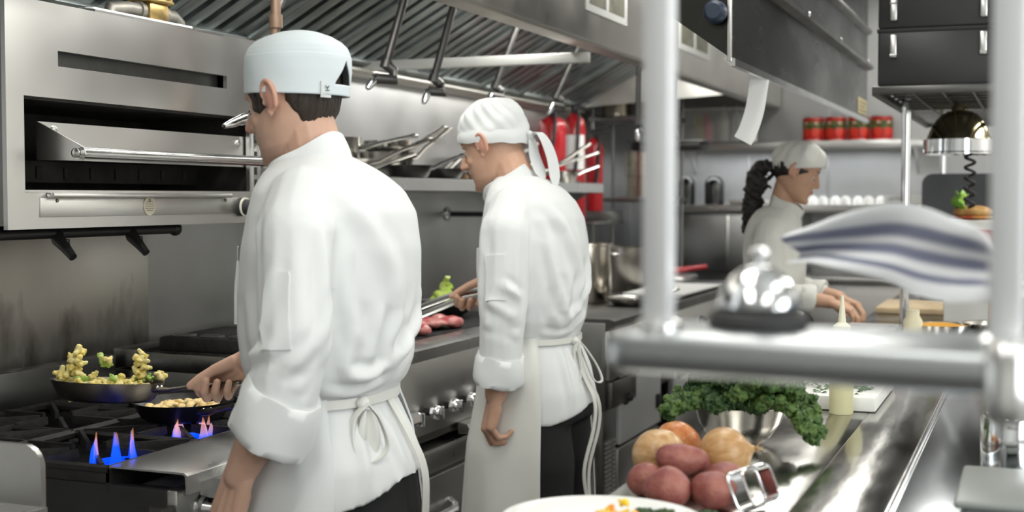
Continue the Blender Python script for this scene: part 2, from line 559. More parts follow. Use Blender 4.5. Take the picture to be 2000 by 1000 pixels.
drop('dark drop pipe with a bright chrome tip, nearest behind the pillbox cap', (-1.93, 4.03, 2.205), (-2.0, 3.93, 1.815), (-2.03, 3.86, 1.735))
drop('dark drop pipe right of the nearest one, with a dull tip above the pans', (-1.90, 4.36, 2.22), (-2.0, 4.30, 1.80), (-2.02, 4.27, 1.725))
drop('dim drop pipe ending just above the headscarf', (-1.95, 5.10, 2.20), (-2.06, 5.02, 1.83), (-2.08, 5.0, 1.77))
drop('dim drop pipe behind the headscarf, before the red extinguishers', (-1.92, 5.85, 2.215), (-2.06, 5.75, 1.84), (-2.08, 5.73, 1.78))
drop('thin hanging pipe with a pale tip in front of the red extinguishers', (-1.72, 5.95, 2.325), (-1.73, 5.95, 1.73), (-1.73, 5.95, 1.66))
drop('thin dark hanging pipe beside the upright post', (-1.68, 6.45, 2.345), (-1.70, 6.45, 1.70), (-1.71, 6.45, 1.63))

# nozzle reaching out in front of the salamander, on the brown riser
t = thing('suppression_riser', 'brown riser pipe with a chrome-tipped nozzle in front of the salamander', 'pipe', (-1.97, 3.13, 1.62))
m = MB(); m.tube([(-1.95, 3.17, 2.12), (-1.95, 3.17, 1.86), (-1.96, 3.16, 1.70), (-1.97, 3.13, 1.62), (-1.965, 3.10, 1.598), (-1.955, 3.03, 1.590)], .0135, 12); obj('pipe', m, BROWNP, t, world=True)
for z in (2.0, 1.86):
    m = MB(); m.cyl((-1.95, 3.17, z - .018), (-1.95, 3.17, z + .018), .0185, n=12); obj('coupling', m, BROWNP, t, world=True)
m = MB(); m.tube([(-1.90, 3.28, 2.10), (-1.93, 3.22, 1.98), (-1.95, 3.19, 1.90)], .010, 10); m.ball((-1.90, 3.28, 2.08), .022); obj('tee_valve', m, PIPE, t, world=True)
m = MB(); m.tube([(-1.955, 3.035, 1.590), (-1.952, 3.0, 1.583), (-1.951, 2.985, 1.580), (-1.950, 2.96, 1.573), (-1.950, 2.94, 1.568), (-1.950, 2.915, 1.562)], [.015, .016, .0125, .0125, .010, .006], 14); obj('nozzle_tip', m, CHROME, t, world=True)

# ---------------------------------------------------------------- steel sheet on the wall and the salamander broiler
m = MB(); m.span((-2.549, 1.5, .80), (-2.541, 3.385, 1.30), .002)
obj('backsplash_panel', m, STAINED, world=True, label='heat-stained stainless splash sheet on the wall behind the burners', cat='wall panel')

sal = thing('salamander_broiler', 'stainless wall-mounted salamander broiler with a wide dark opening and bar handle', 'broiler', (-2.32, 2.81, 1.305))
SX, SY0, SY1, SZ0, SZ1 = -2.1, 2.305, 3.325, 1.308, 1.822
m = MB()      # front sheet with slot and opening cut out: strips round the holes, 8 mm thick
def fr(y0, y1, z0, z1, x0=-2.112, x1=-2.1): m.span((x0, y0, z0), (x1, y1, z1))
fr(SY0, SY1, 1.7155, SZ1); fr(SY0, 2.473, 1.680, 1.7155); fr(3.157, SY1, 1.680, 1.7155)
fr(SY0, SY1, 1.606, 1.680); fr(SY0, 2.360, 1.396, 1.606); fr(3.268, SY1, 1.396, 1.606); fr(SY0, SY1, SZ0, 1.396)
obj('front_panel', m, STEEL, sal, world=True)
m = MB(); m.span((-2.53, SY0, SZ0), (-2.112, SY0 + .008, SZ1)); m.span((-2.53, SY1 - .008, SZ0), (-2.112, SY1, SZ1)); m.span((-2.53, SY0, SZ1 - .008), (-2.112, SY1, SZ1)); m.span((-2.53, SY0, SZ0), (-2.112, SY1, SZ0 + .008)); m.span((-2.54, SY0, SZ0), (-2.53, SY1, SZ1))
obj('casing', m, STEELD, sal, world=True)
m = MB(); m.span((-2.50, 2.33, 1.60), (-2.113, 3.30, 1.608)); m.span((-2.50, 2.33, 1.388), (-2.113, 3.30, 1.397)); m.span((-2.50, 2.33, 1.39), (-2.49, 3.30, 1.61)); m.span((-2.5, 2.33, 1.39), (-2.113, 2.345, 1.61)); m.span((-2.5, 3.285, 1.39), (-2.113, 3.30, 1.61))
m.span((-2.30, 2.345, 1.415), (-2.29, 3.285, 1.47), .003)
for k in range(9): m.box((-2.288, 2.42 + k * .1, 1.44), (.006, .02, .03), bev=.002)
obj('oven_cavity', m, CAVITY, sal, world=True)
m = MB(); m.span((-2.16, 2.46, 1.672), (-2.14, 3.17, 1.722)); obj('slot_liner', m, mat('dim_liner', (.12, .12, .115), .45, .7, var=.3, vs=8), sal, world=True)
# pull-out rack carriage: plate, two cheeks, bar, screws
car = obj('rack_carriage', MB().prism([(2.425, 1.552), (2.425, 1.466), (3.34, 1.466), (3.285, 1.552)], -2.124, -2.118, 'yz'), STEEL, sal, world=True)
for y in (2.425, 3.335):
    m = MB(); m.prism([(-2.12, 1.552), (-2.12, 1.464), (-1.995, 1.462), (-1.985, 1.475), (-1.99, 1.492)], y - .002, y + .002, 'xz')
    obj('cheek', m, STEEL, car, world=True)
m = MB(); m.cyl((-2.003, 2.418, 1.479), (-2.003, 3.345, 1.479), .0135, n=20); obj('handle_bar', m, CHROMES, car, world=True)
for (x, y, z) in ((-2.005, 2.415, 1.479), (-2.005, 3.346, 1.479)):
    m = MB(); m.lathe([(.002, -.002), (.011, -.002), (.011, .003), (.005, .006), (.001, .006)], (x, y, z), 14, (0, -1 if y < 3 else 1, 0)); obj('screw', m, STEELH, car, world=True)
for (y, z) in ((2.475, 1.535), (3.235, 1.532)):
    m = MB(); m.lathe([(.001, 0), (.010, 0), (.009, .005), (.004, .007), (.001, .007)], (-2.118, y, z), 14, (1, 0, 0)); obj('screw', m, STEELH, car, world=True)
m = MB()
m.box((-2.098, 3.297, 1.50), (.004, .030, .20), bev=.001); obj('rack_guide', m, STEELH, sal, world=True)
for z in (1.545, 1.50, 1.455, 1.42):
    m = MB(); m.box((-2.0955, 3.292, z), (.002, .014, .022), bev=.0008); obj('guide_notch', m, CAVITY, sal, world=True)
m = MB(); m.span((-2.10, 2.428, 1.378), (-2.078, 3.15, 1.390), .004); m.span((-2.10, 2.36, 1.391), (-2.092, 2.44, 1.396)); obj('drip_ledge', m, STEELH, sal, world=True)
m = MB(); m.span((-2.1, 2.405, 1.334), (-2.0975, 3.205, 1.378), .001); obj('access_panel', m, STEEL, sal, world=True)
m = MB(); m.lathe([(.0005, 0), (.0245, 0), (.0245, .002), (.0005, .0025)], (-2.0975, 2.80, 1.358), 24, (1, 0, 0)); bd = obj('rating_badge', m, mat('badge_foil', (.66, .62, .50), .35, .6), sal, world=True, label='round pale rating badge with lines of print')
m = MB()
for k in range(5): m.box((-2.0949, 2.80, 1.368 - k * .0055), (.0006, (.026, .034, .036, .034, .024)[k], .0016))
obj('badge_print', m, mat('badge_ink', (.22, .20, .14), .6), bd, world=True)
for y in (2.46, 2.80, 3.14):
    m = MB(); m.lathe([(.001, 0), (.005, 0), (.004, .003), (.001, .003)], (-2.0975, y, 1.372), 10, (1, 0, 0)); obj('screw', m, STEELD, sal, world=True)
kb = MB(); kb.lathe([(.002, 0), (.026, 0), (.026, .012), (.022, .014), (.021, .030), (.018, .034), (.002, .034)], (-2.1, 3.222, 1.352), 28, (1, 0, 0)); ko = obj('control_knob', kb, BLACKR, sal, world=True)
kb = MB(); kb.lathe([(.0225, .012), (.027, .012), (.027, .016), (.0225, .016)], (-2.1, 3.222, 1.352), 28, (1, 0, 0), True); obj('knob_ring', kb, mat('cream_plastic', (.7, .68, .58), .4), ko, world=True)
m = MB(); m.prism([(-2.14, SZ1), (-2.10, SZ1), (-2.10, SZ1 + .006), (-2.14, SZ1 + .012)], SY0 + .3, SY1, 'xz'); obj('top_flange', m, STEELH, sal, world=True)
m = MB(); m.span((-2.165, 2.62, SZ1 + .001), (-2.115, 3.02, SZ1 + .014), .002); obj('loose_label', m, WHITEP, sal, world=True)
# gas train on top
gas = thing('gas_regulator', 'tarnished brass gas regulator on iron elbows on top of the salamander', 'gas valve', (-2.2, 2.95, 1.824))
m = MB(); m.tube([(-2.22, 2.80, 1.824), (-2.215, 2.81, 1.862), (-2.20, 2.86, 1.868), (-2.20, 2.905, 1.868)], .0185, 14); m.tube([(-2.2, 2.895, 1.868), (-2.2, 2.912, 1.868)], .024, 14); obj('elbow_pipe', m, mat('grey_elbow', (.20, .19, .165), .5, .6, var=.2, vs=20), gas, world=True)
m = MB(); m.tube([(-2.20, 3.0, 1.868), (-2.20, 3.05, 1.868), (-2.20, 3.075, 1.855), (-2.20, 3.08, 1.824)], .0185, 14); m.tube([(-2.2, 2.995, 1.868), (-2.2, 3.012, 1.868)], .024, 14); obj('elbow_pipe', m, mat('grey_elbow', (.20, .19, .165), .5, .6, var=.2, vs=20), gas, world=True)
m = MB(); m.box((-2.2, 2.955, 1.868), (.060, .085, .050), bev=.010); m.box((-2.2, 2.955, 1.897), (.076, .104, .012), bev=.004); m.lathe([(.024, 0), (.030, .006), (.026, .016), (.012, .02), (.012, .075), (.008, .08)], (-2.2, 2.955, 1.902), 20)
for dx in (-.03, .03):
    for dy in (-.043, .043): m.cyl((-2.2 + dx, 2.955 + dy, 1.900), (-2.2 + dx, 2.955 + dy, 1.908), .006, n=8)
obj('valve_body', m, BRASS, gas, world=True)
# pipe and gas cocks under the salamander
man = thing('gas_manifold', 'black gas pipe with two angled cocks under the salamander', 'pipe', (-2.2, 2.7, 1.28))
m = MB(); m.cyl((-2.2, 2.0, 1.293), (-2.2, 3.05, 1.293), .0125, n=14); m.ball((-2.2, 3.05, 1.293), .019); obj('pipe', m, BLACKM, man, world=True)
for y in (2.575, 2.855):
    m = MB(); m.tube([(-2.2, y, 1.293), (-2.19, y - .003, 1.277), (-2.165, y - .008, 1.258), (-2.14, y - .012, 1.236)], [.016, .017, .013, .010], 12); m.box((-2.178, y, 1.270), (.03, .014, .02), bev=.003); obj('gas_cock', m, BLACKM, man, world=True)

# ---------------------------------------------------------------- wall shelf and the pans on it
sh = thing('wall_shelf', 'long stainless wall shelf loaded with pots and pans', 'shelf', (-2.32, 4.95, 1.40))
SHY0, SHY1 = 3.345, 6.58
m = MB(); m.span((-2.54, SHY0, 1.442), (-2.1, SHY1, 1.450), .002); m.prism([(-2.112, 1.450), (-2.098, 1.446), (-2.098, 1.404), (-2.108, 1.400), (-2.110, 1.404), (-2.110, 1.442)], SHY0, SHY1, 'xz'); obj('shelf_board', m, STEELH, sh, world=True)
for y in (4.28, 6.55):
    m = MB(); m.prism([(-2.115, 1.441), (-2.54, 1.441), (-2.54, 1.14)], y - .003, y + .003, 'xz'); obj('bracket', m, STEELD, sh, world=True)

rnd = random.Random(11)


def pan(name, label, c, R, depth, hdir, hl, mtl, slope=.35, pitch=0.0, yaw=0.0, flare=1.18, rest=0.0, cat='pan', inner=None, group=None, hr=.0155):
    """round pan or pot with a long riveted handle; c = centre of the base"""
    t = thing(name, label, cat, c, 0, group)
    t.rotation_euler = (pitch, rest, yaw)
    th = .0022
    prof = [(.002, 0), (R * .86, 0), (R * .94, .006), (R * flare * .985, depth), (R * flare, depth + .003), (R * flare - th * 2, depth + .002), (R * .94 - th, .010), (R * .86, .005), (.002, .005)]
    m = MB(); m.lathe(prof, (0, 0, 0), 40); obj('bowl', m, mtl, t)
    d = Vector((math.cos(hdir), math.sin(hdir), 0)); up = Vector((0, 0, 1))
    e = d * (R * flare * .97) + up * (depth * .72)
    m = MB(); pts = [e - d * .004, e + d * .03 + up * .012 * slope, e + d * hl * .4 + up * hl * .4 * slope, e + d * hl + up * hl * slope]
    m.tube(pts, [hr * 1.5, hr * 1.1, hr, hr * 1.15], 12, flat=.45, up=(0, 0, 1)); m.ball(pts[-1], (hr * 1.15, hr * 1.15, hr * .55)); obj('handle', m, mtl if inner is None else inner, t)
    for s_ in (-1, 1):
        m = MB(); m.ball(e + d * .006 + Vector((-d.y, d.x, 0)) * .009 * s_ + up * .006, .0042, 8, 6); obj('rivet', m, STEELH, t)
    return t


DARKP = mat('black_steel_pan', (.030, .029, .028), .38, .6, var=.3, vs=18, rvar=.1)
Z = 1.450
pan('saucepan', 'steel saucepan showing behind the cook in the pillbox cap', (-2.36, 4.22, Z + .035), .085, .105, .7, .20, SMOOTHST, .22)
pan('frying_pan', 'old frying pan lowest in the pile behind the pillbox cook', (-2.36, 4.22, Z + .001), .115, .035, 1.0, .20, OLDST, .30)
pan('frying_pan', 'frying pan nested second in the pile behind the pillbox cook', (-2.36, 4.22, Z + .028), .115, .035, .55, .21, OLDST, .42)
pan('frying_pan', 'black frying pan at the shelf edge below the stacked saucepans', (-2.205, 4.50, Z + .001), .085, .045, 1.2, .20, DARKP, .30)
pan('saucepan', 'worn deep saucepan standing in the middle of the shelf', (-2.42, 4.76, Z + .001), .095, .105, 1.15, .22, OLDST, .62)
pan('saucepan', 'bright small saucepan nested in the worn deep one', (-2.42, 4.76, Z + .050), .080, .100, .95, .17, SMOOTHST, .55)
pan('skillet', 'black skillet in front of the worn deep saucepan', (-2.205, 4.80, Z + .001), .085, .038, 1.2, .20, DARKP, .12)
pan('frying_pan', 'frying pan with a steep handle left of the headscarf', (-2.43, 5.12, Z + .001), .09, .045, 1.25, .30, OLDST, .55)
pan('frying_pan', 'brownish frying pan at the shelf edge left of the headscarf', (-2.205, 5.08, Z + .001), .085, .040, 1.35, .26, mat('copper_brown_steel', (.30, .20, .13), .34, 1, var=.25, vs=15), .30)
pan('frying_pan', 'frying pan with a bright handle behind the face of the headscarf cook', (-2.43, 5.45, Z + .001), .09, .045, 1.0, .28, SMOOTHST, .40)
pan('frying_pan', 'dull frying pan at the shelf edge before the headscarf cook', (-2.205, 5.40, Z + .001), .085, .040, 1.5, .26, OLDST, .22)
pan('saucepan', 'saucepan hidden half behind the headscarf', (-2.42, 5.78, Z + .001), .095, .11, 1.2, .24, OLDST, .45)
pan('frying_pan', 'frying pan with a long raised handle right of the scarf tails', (-2.36, 6.06, Z + .001), .10, .040, .95, .30, OLDST, .55)
pan('frying_pan', 'frying pan nested with a bright handle right of the scarf tails', (-2.36, 6.06, Z + .030), .098, .040, .75, .30, SMOOTHST, .30)
pan('saucepan', 'small steel saucepan at the right end of the wall shelf', (-2.22, 6.34, Z + .001), .055, .055, 1.3, .22, SMOOTHST, .22)

# water tap arm on the wall
t = thing('pot_filler', 'black pot filler arm with a chrome flange on the steel wall', 'tap', (-2.53, 5.60, 1.302))
m = MB(); m.lathe([(.002, 0), (.030, 0), (.030, .006), (.014, .012), (.014, .02), (.002, .02)], (-2.548, 5.62, 1.302), 20, (1, 0, 0)); obj('flange', m, CHROME, t, world=True)
m = MB(); m.cyl((-2.53, 5.62, 1.302), (-2.30, 5.70, 1.300), .012, n=12); m.ball((-2.30, 5.70, 1.30), .02); m.cyl((-2.30, 5.70, 1.30), (-2.18, 5.74, 1.30), .012, n=12); obj('arm', m, BLACKM, t, world=True)
# ================================================================ people
from mathutils.bvhtree import BVHTree


def bvh_of(me):
    return BVHTree.FromPolygons([v.co for v in me.vertices], [tuple(p.vertices) for p in me.polygons])


def patch(bvh, corner, eu, ev, nu, nv, off, th=.0025, sag=0.0):
    """a cloth rectangle laid on the nearest cloth below it"""
    corner, eu, ev = Vector(corner), Vector(eu), Vector(ev)
    top, bot = [], []
    for j in range(nv + 1):
        for i in range(nu + 1):
            p = corner + eu * (i / nu) + ev * (j / nv)
            q, n, _, _ = bvh.find_nearest(p)
            if n.dot(p - q) < 0 and (p - q).length > .004: n = (p - q).normalized() * -1
            e = off * (1 if sag == 0 else 1 + sag * math.sin(PI * i / nu))
            top.append(q + n * (e + th)); bot.append(q - n * .002)
    W = nu + 1; N = len(top); fs = []
    for j in range(nv):
        for i in range(nu):
            a = j * W + i
            fs += [(a, a + 1, a + W + 1, a + W), (N + a, N + a + W, N + a + W + 1, N + a + 1)]
    edge = [i for i in range(W)] + [j * W + nu for j in range(1, nv + 1)] + [nv * W + i for i in range(nu - 1, -1, -1)] + [j * W for j in range(nv - 1, 0, -1)]
    for k in range(len(edge)):
        a, b = edge[k], edge[(k + 1) % len(edge)]
        fs.append((a, N + a, N + b, b))
    m = MB(); m.add(top + bot, fs)
    return m


HZ = [-.120, -.108, -.088, -.062, -.038, -.012, .008, .03, .055, .08, .1, .113, .119]
HF = [.066, .083, .082, .084, .086, .083, .079, .090, .088, .076, .052, .022, .004]
HB = [.026, .008, -.030, -.062, -.080, -.090, -.094, -.097, -.098, -.091, -.070, -.040, -.018]
HW = [.030, .074, .106, .124, .133, .141, .147, .151, .153, .144, .116, .070, .025]


def head_pt(t, z, s=1.0, add=0.0):
    yf, yb, wd = (interp(HZ, q, z) for q in (HF, HB, HW))
    yc = interp([-.12, -.06, 0, .119], [.03, .005, -.012, -.012], z)
    c, q = math.cos(t), math.sin(t)
    e = 2 / 2.25
    x = (wd / 2 + add) * math.copysign(abs(c) ** e, c)
    y = yc + ((yf - yc) if q > 0 else (yc - yb)) * math.copysign(abs(q) ** e, q) + add * q
    return Vector((x * s, y * s, z * s))


def head_shape(mb, M, s=1.0, nose=1.0, fem=False):
    n = 40
    zs = [HZ[0] + (HZ[-1] - HZ[0]) * i / 30 for i in range(31)]
    mb.loft([[M @ head_pt(2 * PI * k / n, z, s) for k in range(n)] for z in zs])
    R = M.to_3x3()
    T = lambda *p: M @ (Vector(p) * s)
    k = .9 if fem else 1.0
    mb.cone(T(0, .084, .010), .0085 * s, T(0, .107 * nose, -.026), .0095 * s * k)
    mb.cone(T(0, .092, -.034), .010 * s * k, T(0, .108 * nose, -.030), .0105 * s * k)
    for d in (-1, 1):
        mb.ball(T(.0135 * d * k, .090, -.035), .0085 * s)
        mb.ball(T(.029 * d, .0735, .022 if not fem else .024), tuple(q * s for q in (.024, .010, .008 * k)), M=R @ Matrix.Rotation(-d * .3, 3, 'Z'))
        mb.ball(T(.040 * d, .047, -.028), tuple(q * s for q in (.020, .026, .022)), M=R)
        mb.ball(T(.031 * d, .0635, .000), .0135 * s)                    # lids over the eye
        # ear
        E = lambda a, r, o=0.0: T((.0745 + .006 + o + .006 * (1 - math.cos(a)) * .5) * d, -.010 + math.cos(a) * r * .58, .001 + math.sin(a) * r)
        hel = [E(PI * (.12 + 1.22 * i / 11) - .25, .031, .006 * math.sin(PI * i / 11)) for i in range(12)]
        mb.tube([T(.070 * d, .006, -.006)] + [T(.074 * d, .012, .010)] + hel, [.005 * s] * 2 + [.0052 * s] * 12, 8)
        ah = [E(PI * (.25 + .95 * i / 8) - .2, .0185, .001) for i in range(9)]
        mb.tube(ah, .0038 * s, 8)
        mb.ball(T(.0810 * d, -.012, .003), tuple(q * s for q in (.0085, .0195, .032)), 16, 12, M=R @ Matrix.Rotation(d * .32, 3, 'Z'))
        mb.ball(T(.0790 * d, -.003, -.027), tuple(q * s for q in (.005, .0075, .009)), 12, 8, M=R)
        mb.ball(T(.0775 * d, .008, -.007), tuple(q * s for q in (.005, .005, .007)), 10, 8, M=R)
    mb.cone(T(-.017, .084, -.0565), .0058 * s, T(.017, .084, -.0565), .0058 * s)
    mb.ball(T(0, .087, -.0565), tuple(q * s for q in (.012, .0075, .006)), M=R)
    mb.ball(T(0, .085, -.067), tuple(q * s for q in (.018, .0085, .007)), M=R)
    mb.ball(T(0, .074, -.103), tuple(q * s for q in (.020, .016, .015)), M=R)


def hand(mb, W, f, pn, sd, curl=(20, 30, 20), thumb=(.62, .62, .45), s=1.0, spread=.03, tbend=.35, vary=(0, 4, 8, 14), palm=None, fat=1.0):
    f, pn, sd = Vector(f).normalized(), Vector(pn).normalized(), Vector(sd).normalized()
    W = Vector(W); fm = Vector(palm).normalized() if palm else f
    Ls = (.090, .093, .088, .080); Os = (.029, .0095, -.0105, -.029)
    PH = ((.044, .026, .021), (.049, .030, .022), (.045, .028, .021), (.036, .021, .019))
    for i in range(4):
        kn = W + (fm * Ls[i] + sd * Os[i]) * s - pn * (.004 * s * (1 if i in (1, 2) else 0))
        mb.cone(W + sd * (Os[i] * .62 * s), .0165 * s, kn, .0125 * s)
        mb.cone(W + sd * (Os[i] * .75 * s) + fm * .03 * s + pn * .008 * s, .012 * s, kn - fm * .008 * s + pn * .006 * s, .010 * s)
        a = 0; p = kn; r = (.0104, .0102, .0098, .0088)[i] * s * fat
        ff = (f + sd * (spread * (1.5 - i))).normalized()
        for j in range(3):
            a += math.radians(curl[j] + vary[i] * (.6 if j else 1))
            q = p + (ff * math.cos(a) + pn * math.sin(a)) * PH[i][j] * s
            mb.cone(p, r, q, r * .9); p = q; r *= .91
    for i in range(3):      # webs between the knuckles
        a = W + (fm * (Ls[i] - .012) + sd * Os[i]) * s; b = W + (fm * (Ls[i + 1] - .012) + sd * Os[i + 1]) * s
        mb.cone(a, .0115 * s, b, .0115 * s)
    t0 = W + (fm * .018 + sd * .020 + pn * .008) * s
    d1 = (f * thumb[0] + sd * thumb[1] + pn * thumb[2]).normalized()
    t1 = t0 + d1 * .046 * s
    d2 = (d1 + f * tbend + pn * tbend * .3).normalized(); t2 = t1 + d2 * .034 * s
    d3 = (d2 + f * tbend * .8 + pn * tbend * .4).normalized(); t3 = t2 + d3 * .026 * s
    mb.cone(t0, .0165 * s, t1, .0125 * s); mb.cone(t1, .0118 * s, t2, .0108 * s); mb.cone(t2, .0108 * s, t3, .0088 * s)
    mb.cone(t1, .011 * s, W + (fm * .07 + sd * .024) * s, .011 * s)


def skin_tint(me, M, s, base=(.60, .375, .275), ears=(.66, .30, .235), lip=(.52, .20, .18), stub=None):
    v = get_v(me)
    h = (np.c_[v, np.ones(len(v))] @ np.array(M.inverted()).T)[:, :3] / s
    c = np.tile(np.array(base), (len(v), 1))

    def blend(w, col):
        c[:] = c * (1 - w[:, None]) + np.array(col) * w[:, None]
    if stub is not None:
        jaw = np.clip((-.035 - h[:, 2]) / .03, 0, 1) * np.clip((h[:, 1] + .02) / .05, 0, 1) * (h[:, 2] > -.15)
        blend(jaw * .35, stub)
    blend(np.exp(-((np.abs(h[:, 0]) - .088) / .008) ** 2) * np.exp(-((h[:, 1] + .012) / .03) ** 2) * np.exp(-(h[:, 2] / .04) ** 2) * .75, ears)
    blend(np.exp(-(h[:, 0] / .022) ** 2) * np.exp(-((h[:, 2] + .061) / .008) ** 2) * np.clip((h[:, 1] - .078) / .006, 0, 1) * .8, lip)
    blend(np.exp(-(h[:, 0] / .016) ** 2) * np.exp(-((h[:, 2] + .03) / .012) ** 2) * np.clip((h[:, 1] - .095) / .008, 0, 1) * .4, ears)
    tint(me, c)
    return h


def eyes(parent, M, s):
    T = lambda *p: M @ (Vector(p) * s)
    for d in (-1, 1):
        m = MB(); m.ball(T(.031 * d, .0665, -.0035), .0118 * s)
        m.cur = 1; m.ball(T(.031 * d, .0772, -.0065), (.0045 * s, .0022 * s, .0045 * s))
        obj('eye', m, [EYEW, EYEI], parent)
        l = MB()
        l.tube([T(.031 * d + .0125 * math.sin(a) * 1.05, .0640 + .0150 * math.cos(a), -.0035 - .002 * math.cos(a)) for a in np.linspace(-1.1, 1.1, 9)], [.0006] + [.0016 * s] * 7 + [.0006], 6)
        obj('eyelash', l, HAIRB, parent)
        b = MB()
        b.tube([T((.012 + .040 * i / 7) * d, .0855 - .024 * (i / 7) ** 2, .024 + .006 * math.sin(PI * i / 9)) for i in range(8)], [.0022] + [.0038 * s] * 5 + [.003, .001], 8)
        obj('eyebrow', b, HAIRD if s > 0 else HAIRB, parent)


def sheet_between(outer, inner):
    """closed sheet from two matching grids (lists of rows)"""
    R, Cn = len(outer), len(outer[0]); N = R * Cn
    vs = [p for r in outer for p in r] + [p for r in inner for p in r]
    fs = []
    for i in range(R - 1):
        for j in range(Cn - 1):
            a = i * Cn + j
            fs += [(a, a + 1, a + Cn + 1, a + Cn), (N + a, N + a + Cn, N + a + Cn + 1, N + a + 1)]
    ed = [j for j in range(Cn)] + [i * Cn + Cn - 1 for i in range(1, R)] + [(R - 1) * Cn + j for j in range(Cn - 2, -1, -1)] + [i * Cn for i in range(R - 2, 0, -1)]
    for k in range(len(ed)):
        a, b = ed[k], ed[(k + 1) % len(ed)]
        fs.append((a, N + a, N + b, b))
    return MB().add(vs, fs)


class Rings:
    """torso outline: height, centre y, half width, half depth"""
    def __init__(s, rows): s.r = sorted(rows); s.z = [q[0] for q in s.r]

    def at(s, z): return [interp(s.z, [q[i] for q in s.r], z) for i in (1, 2, 3)]

    def pt(s, deg, z, off=0.0, e=2.3):
        cy, a, b = s.at(z); t = math.radians(deg); c, q = math.cos(t), math.sin(t)
        return Vector(((a + off) * math.copysign(abs(c) ** (2 / e), c), cy + (b + off) * math.copysign(abs(q) ** (2 / e), q), z))

    def loft(s, mb, n=40, step=.02, off=0.0):
        z0, z1 = s.z[0], s.z[-1]; k = max(2, int((z1 - z0) / step))
        mb.loft([[s.pt(360 * j / n, z0 + (z1 - z0) * i / k, off) for j in range(n)] for i in range(k + 1)])


def rolled_cuff(A, B, r, parent, tw=0.0, mtl=None, flat=1.0):
    """thick turned-back sleeve end between A and B (B = the open end)"""
    A, B = Vector(A), Vector(B); t = (B - A).normalized(); L = (B - A).length
    prof = [(r - .006, -.01), (r + .004, -.012), (r + .0085, .006), (r + .010, L * .45), (r + .0125, L * .8), (r + .011, L * .97), (r + .005, L), (r - .002, L * .97), (r - .005, L * .6), (r - .008, .0)]
    u = t.orthogonal().normalized(); w_ = t.cross(u); n = 40; rings = []
    for pr_, h in prof:
        rings.append([A + t * (h + .010 * math.sin(2 * PI * k / n + tw) + .0025 * math.sin(10 * PI * k / n + pr_ * 300)) + (u * math.cos(2 * PI * k / n) + w_ * math.sin(2 * PI * k / n) * flat) * (pr_ + .0022 * math.sin(6 * PI * k / n + h * 60 + tw)) for k in range(n)])
    rings.append(rings[0])
    m = MB(); m.loft(rings, True, False)
    return obj('rolled_cuff', m, mtl or CLOTH, parent, angle=70)


def collar(parent, C, rx, ry, tilt, h, gap=16, mtl=None, flare=.006, lift=.0):
    """standing collar band, open at the throat"""
    M = Matrix.Translation(C) @ Matrix.Rotation(-math.radians(tilt), 4, 'X')
    out, inn = [], []
    for i in range(9):
        f = i / 8; ro, ri = [], []
        for k in range(61):
            a = math.radians(90 + gap + (360 - 2 * gap) * k / 60)
            g = flare * f + .003 * math.sin(5 * a) * f
            hh = -.016 * (1 - f) + h * f * (1 - .18 * max(0, math.sin(a)) ** 4) + .004 * math.sin(3 * a)
            edge = .0025 * math.sin(PI * min(1, f * 1.0))
            ro.append(M @ Vector(((rx + g + .002 + edge) * math.cos(a), (ry + g + .002 + edge) * math.sin(a), hh)))
            ri.append(M @ Vector(((rx + g - .003) * math.cos(a), (ry + g - .003) * math.sin(a), hh)))
        out.append(ro); inn.append(ri)
    return obj('collar', sheet_between(out, inn), mtl or CLOTH, parent, angle=60)


def legs_and_shoes(parent, hip, foot, waist=.97, hem=.06):
    """black trousers with two full legs, and black clogs, standing on the floor"""
    m = MB()
    m.loft([superring(0, cy, z, a, b, 36) for z, cy, a, b in ((waist, 0, .150, .105), (.90, -.01, .168, .126), (.83, -.022, .178, .142), (.74, -.030, .182, .142))])
    for d in (-1, 1):
        fx, fy = foot[0] * d, foot[1] + (.04 * d)
        pts = [(hip * d, -.032, .78, .098), ((hip * .9 * d + fx * .1), -.036, .62, .112), ((hip * d + fx) / 2, fy * .3 - .022, .42, .102), (fx, fy * .8, .25, .075), (fx, fy, hem, .07)]
        m.loft([superring(x, y, z, r, r * 1.08, 24, 2.1) for x, y, z, r in pts])
    me = fuse(m, .009, 5)
    st = []
    for d in (-1, 1):
        st += [([(hip * d - .06, .09, .70), (hip * d - .02, .09, .5)], .02, .006), ([(hip * d, -.10, .72), (hip * d + .02, -.08, .45)], .02, .006), ([(-.17 * d, -.02, .85), (-.14 * d, -.09, .6)], .015, .005),
               ([(-.1 * d, -.09, .5), (-.02 * d, -.1, .44)], .015, .007)]
    folds(me, st, .003)
    obj('trousers', me, BLACKC, parent)
    for d in (-1, 1):
        x, y = foot[0] * d, foot[1] + .04 * d
        s_ = MB()
        rows = [(-.09, .030, .055), (-.07, .040, .075), (-.02, .042, .085), (.04, .044, .075), (.10, .050, .058), (.15, .046, .045), (.178, .026, .032)]
        s_.loft([[(x + math.cos(2 * PI * k / 20) * wd, y + yy, max(.0, .5 * hh + .5 * hh * math.sin(2 * PI * k / 20))) for k in range(20)] for yy, wd, hh in rows])
        obj('shoe', s_, BLACKR, parent)


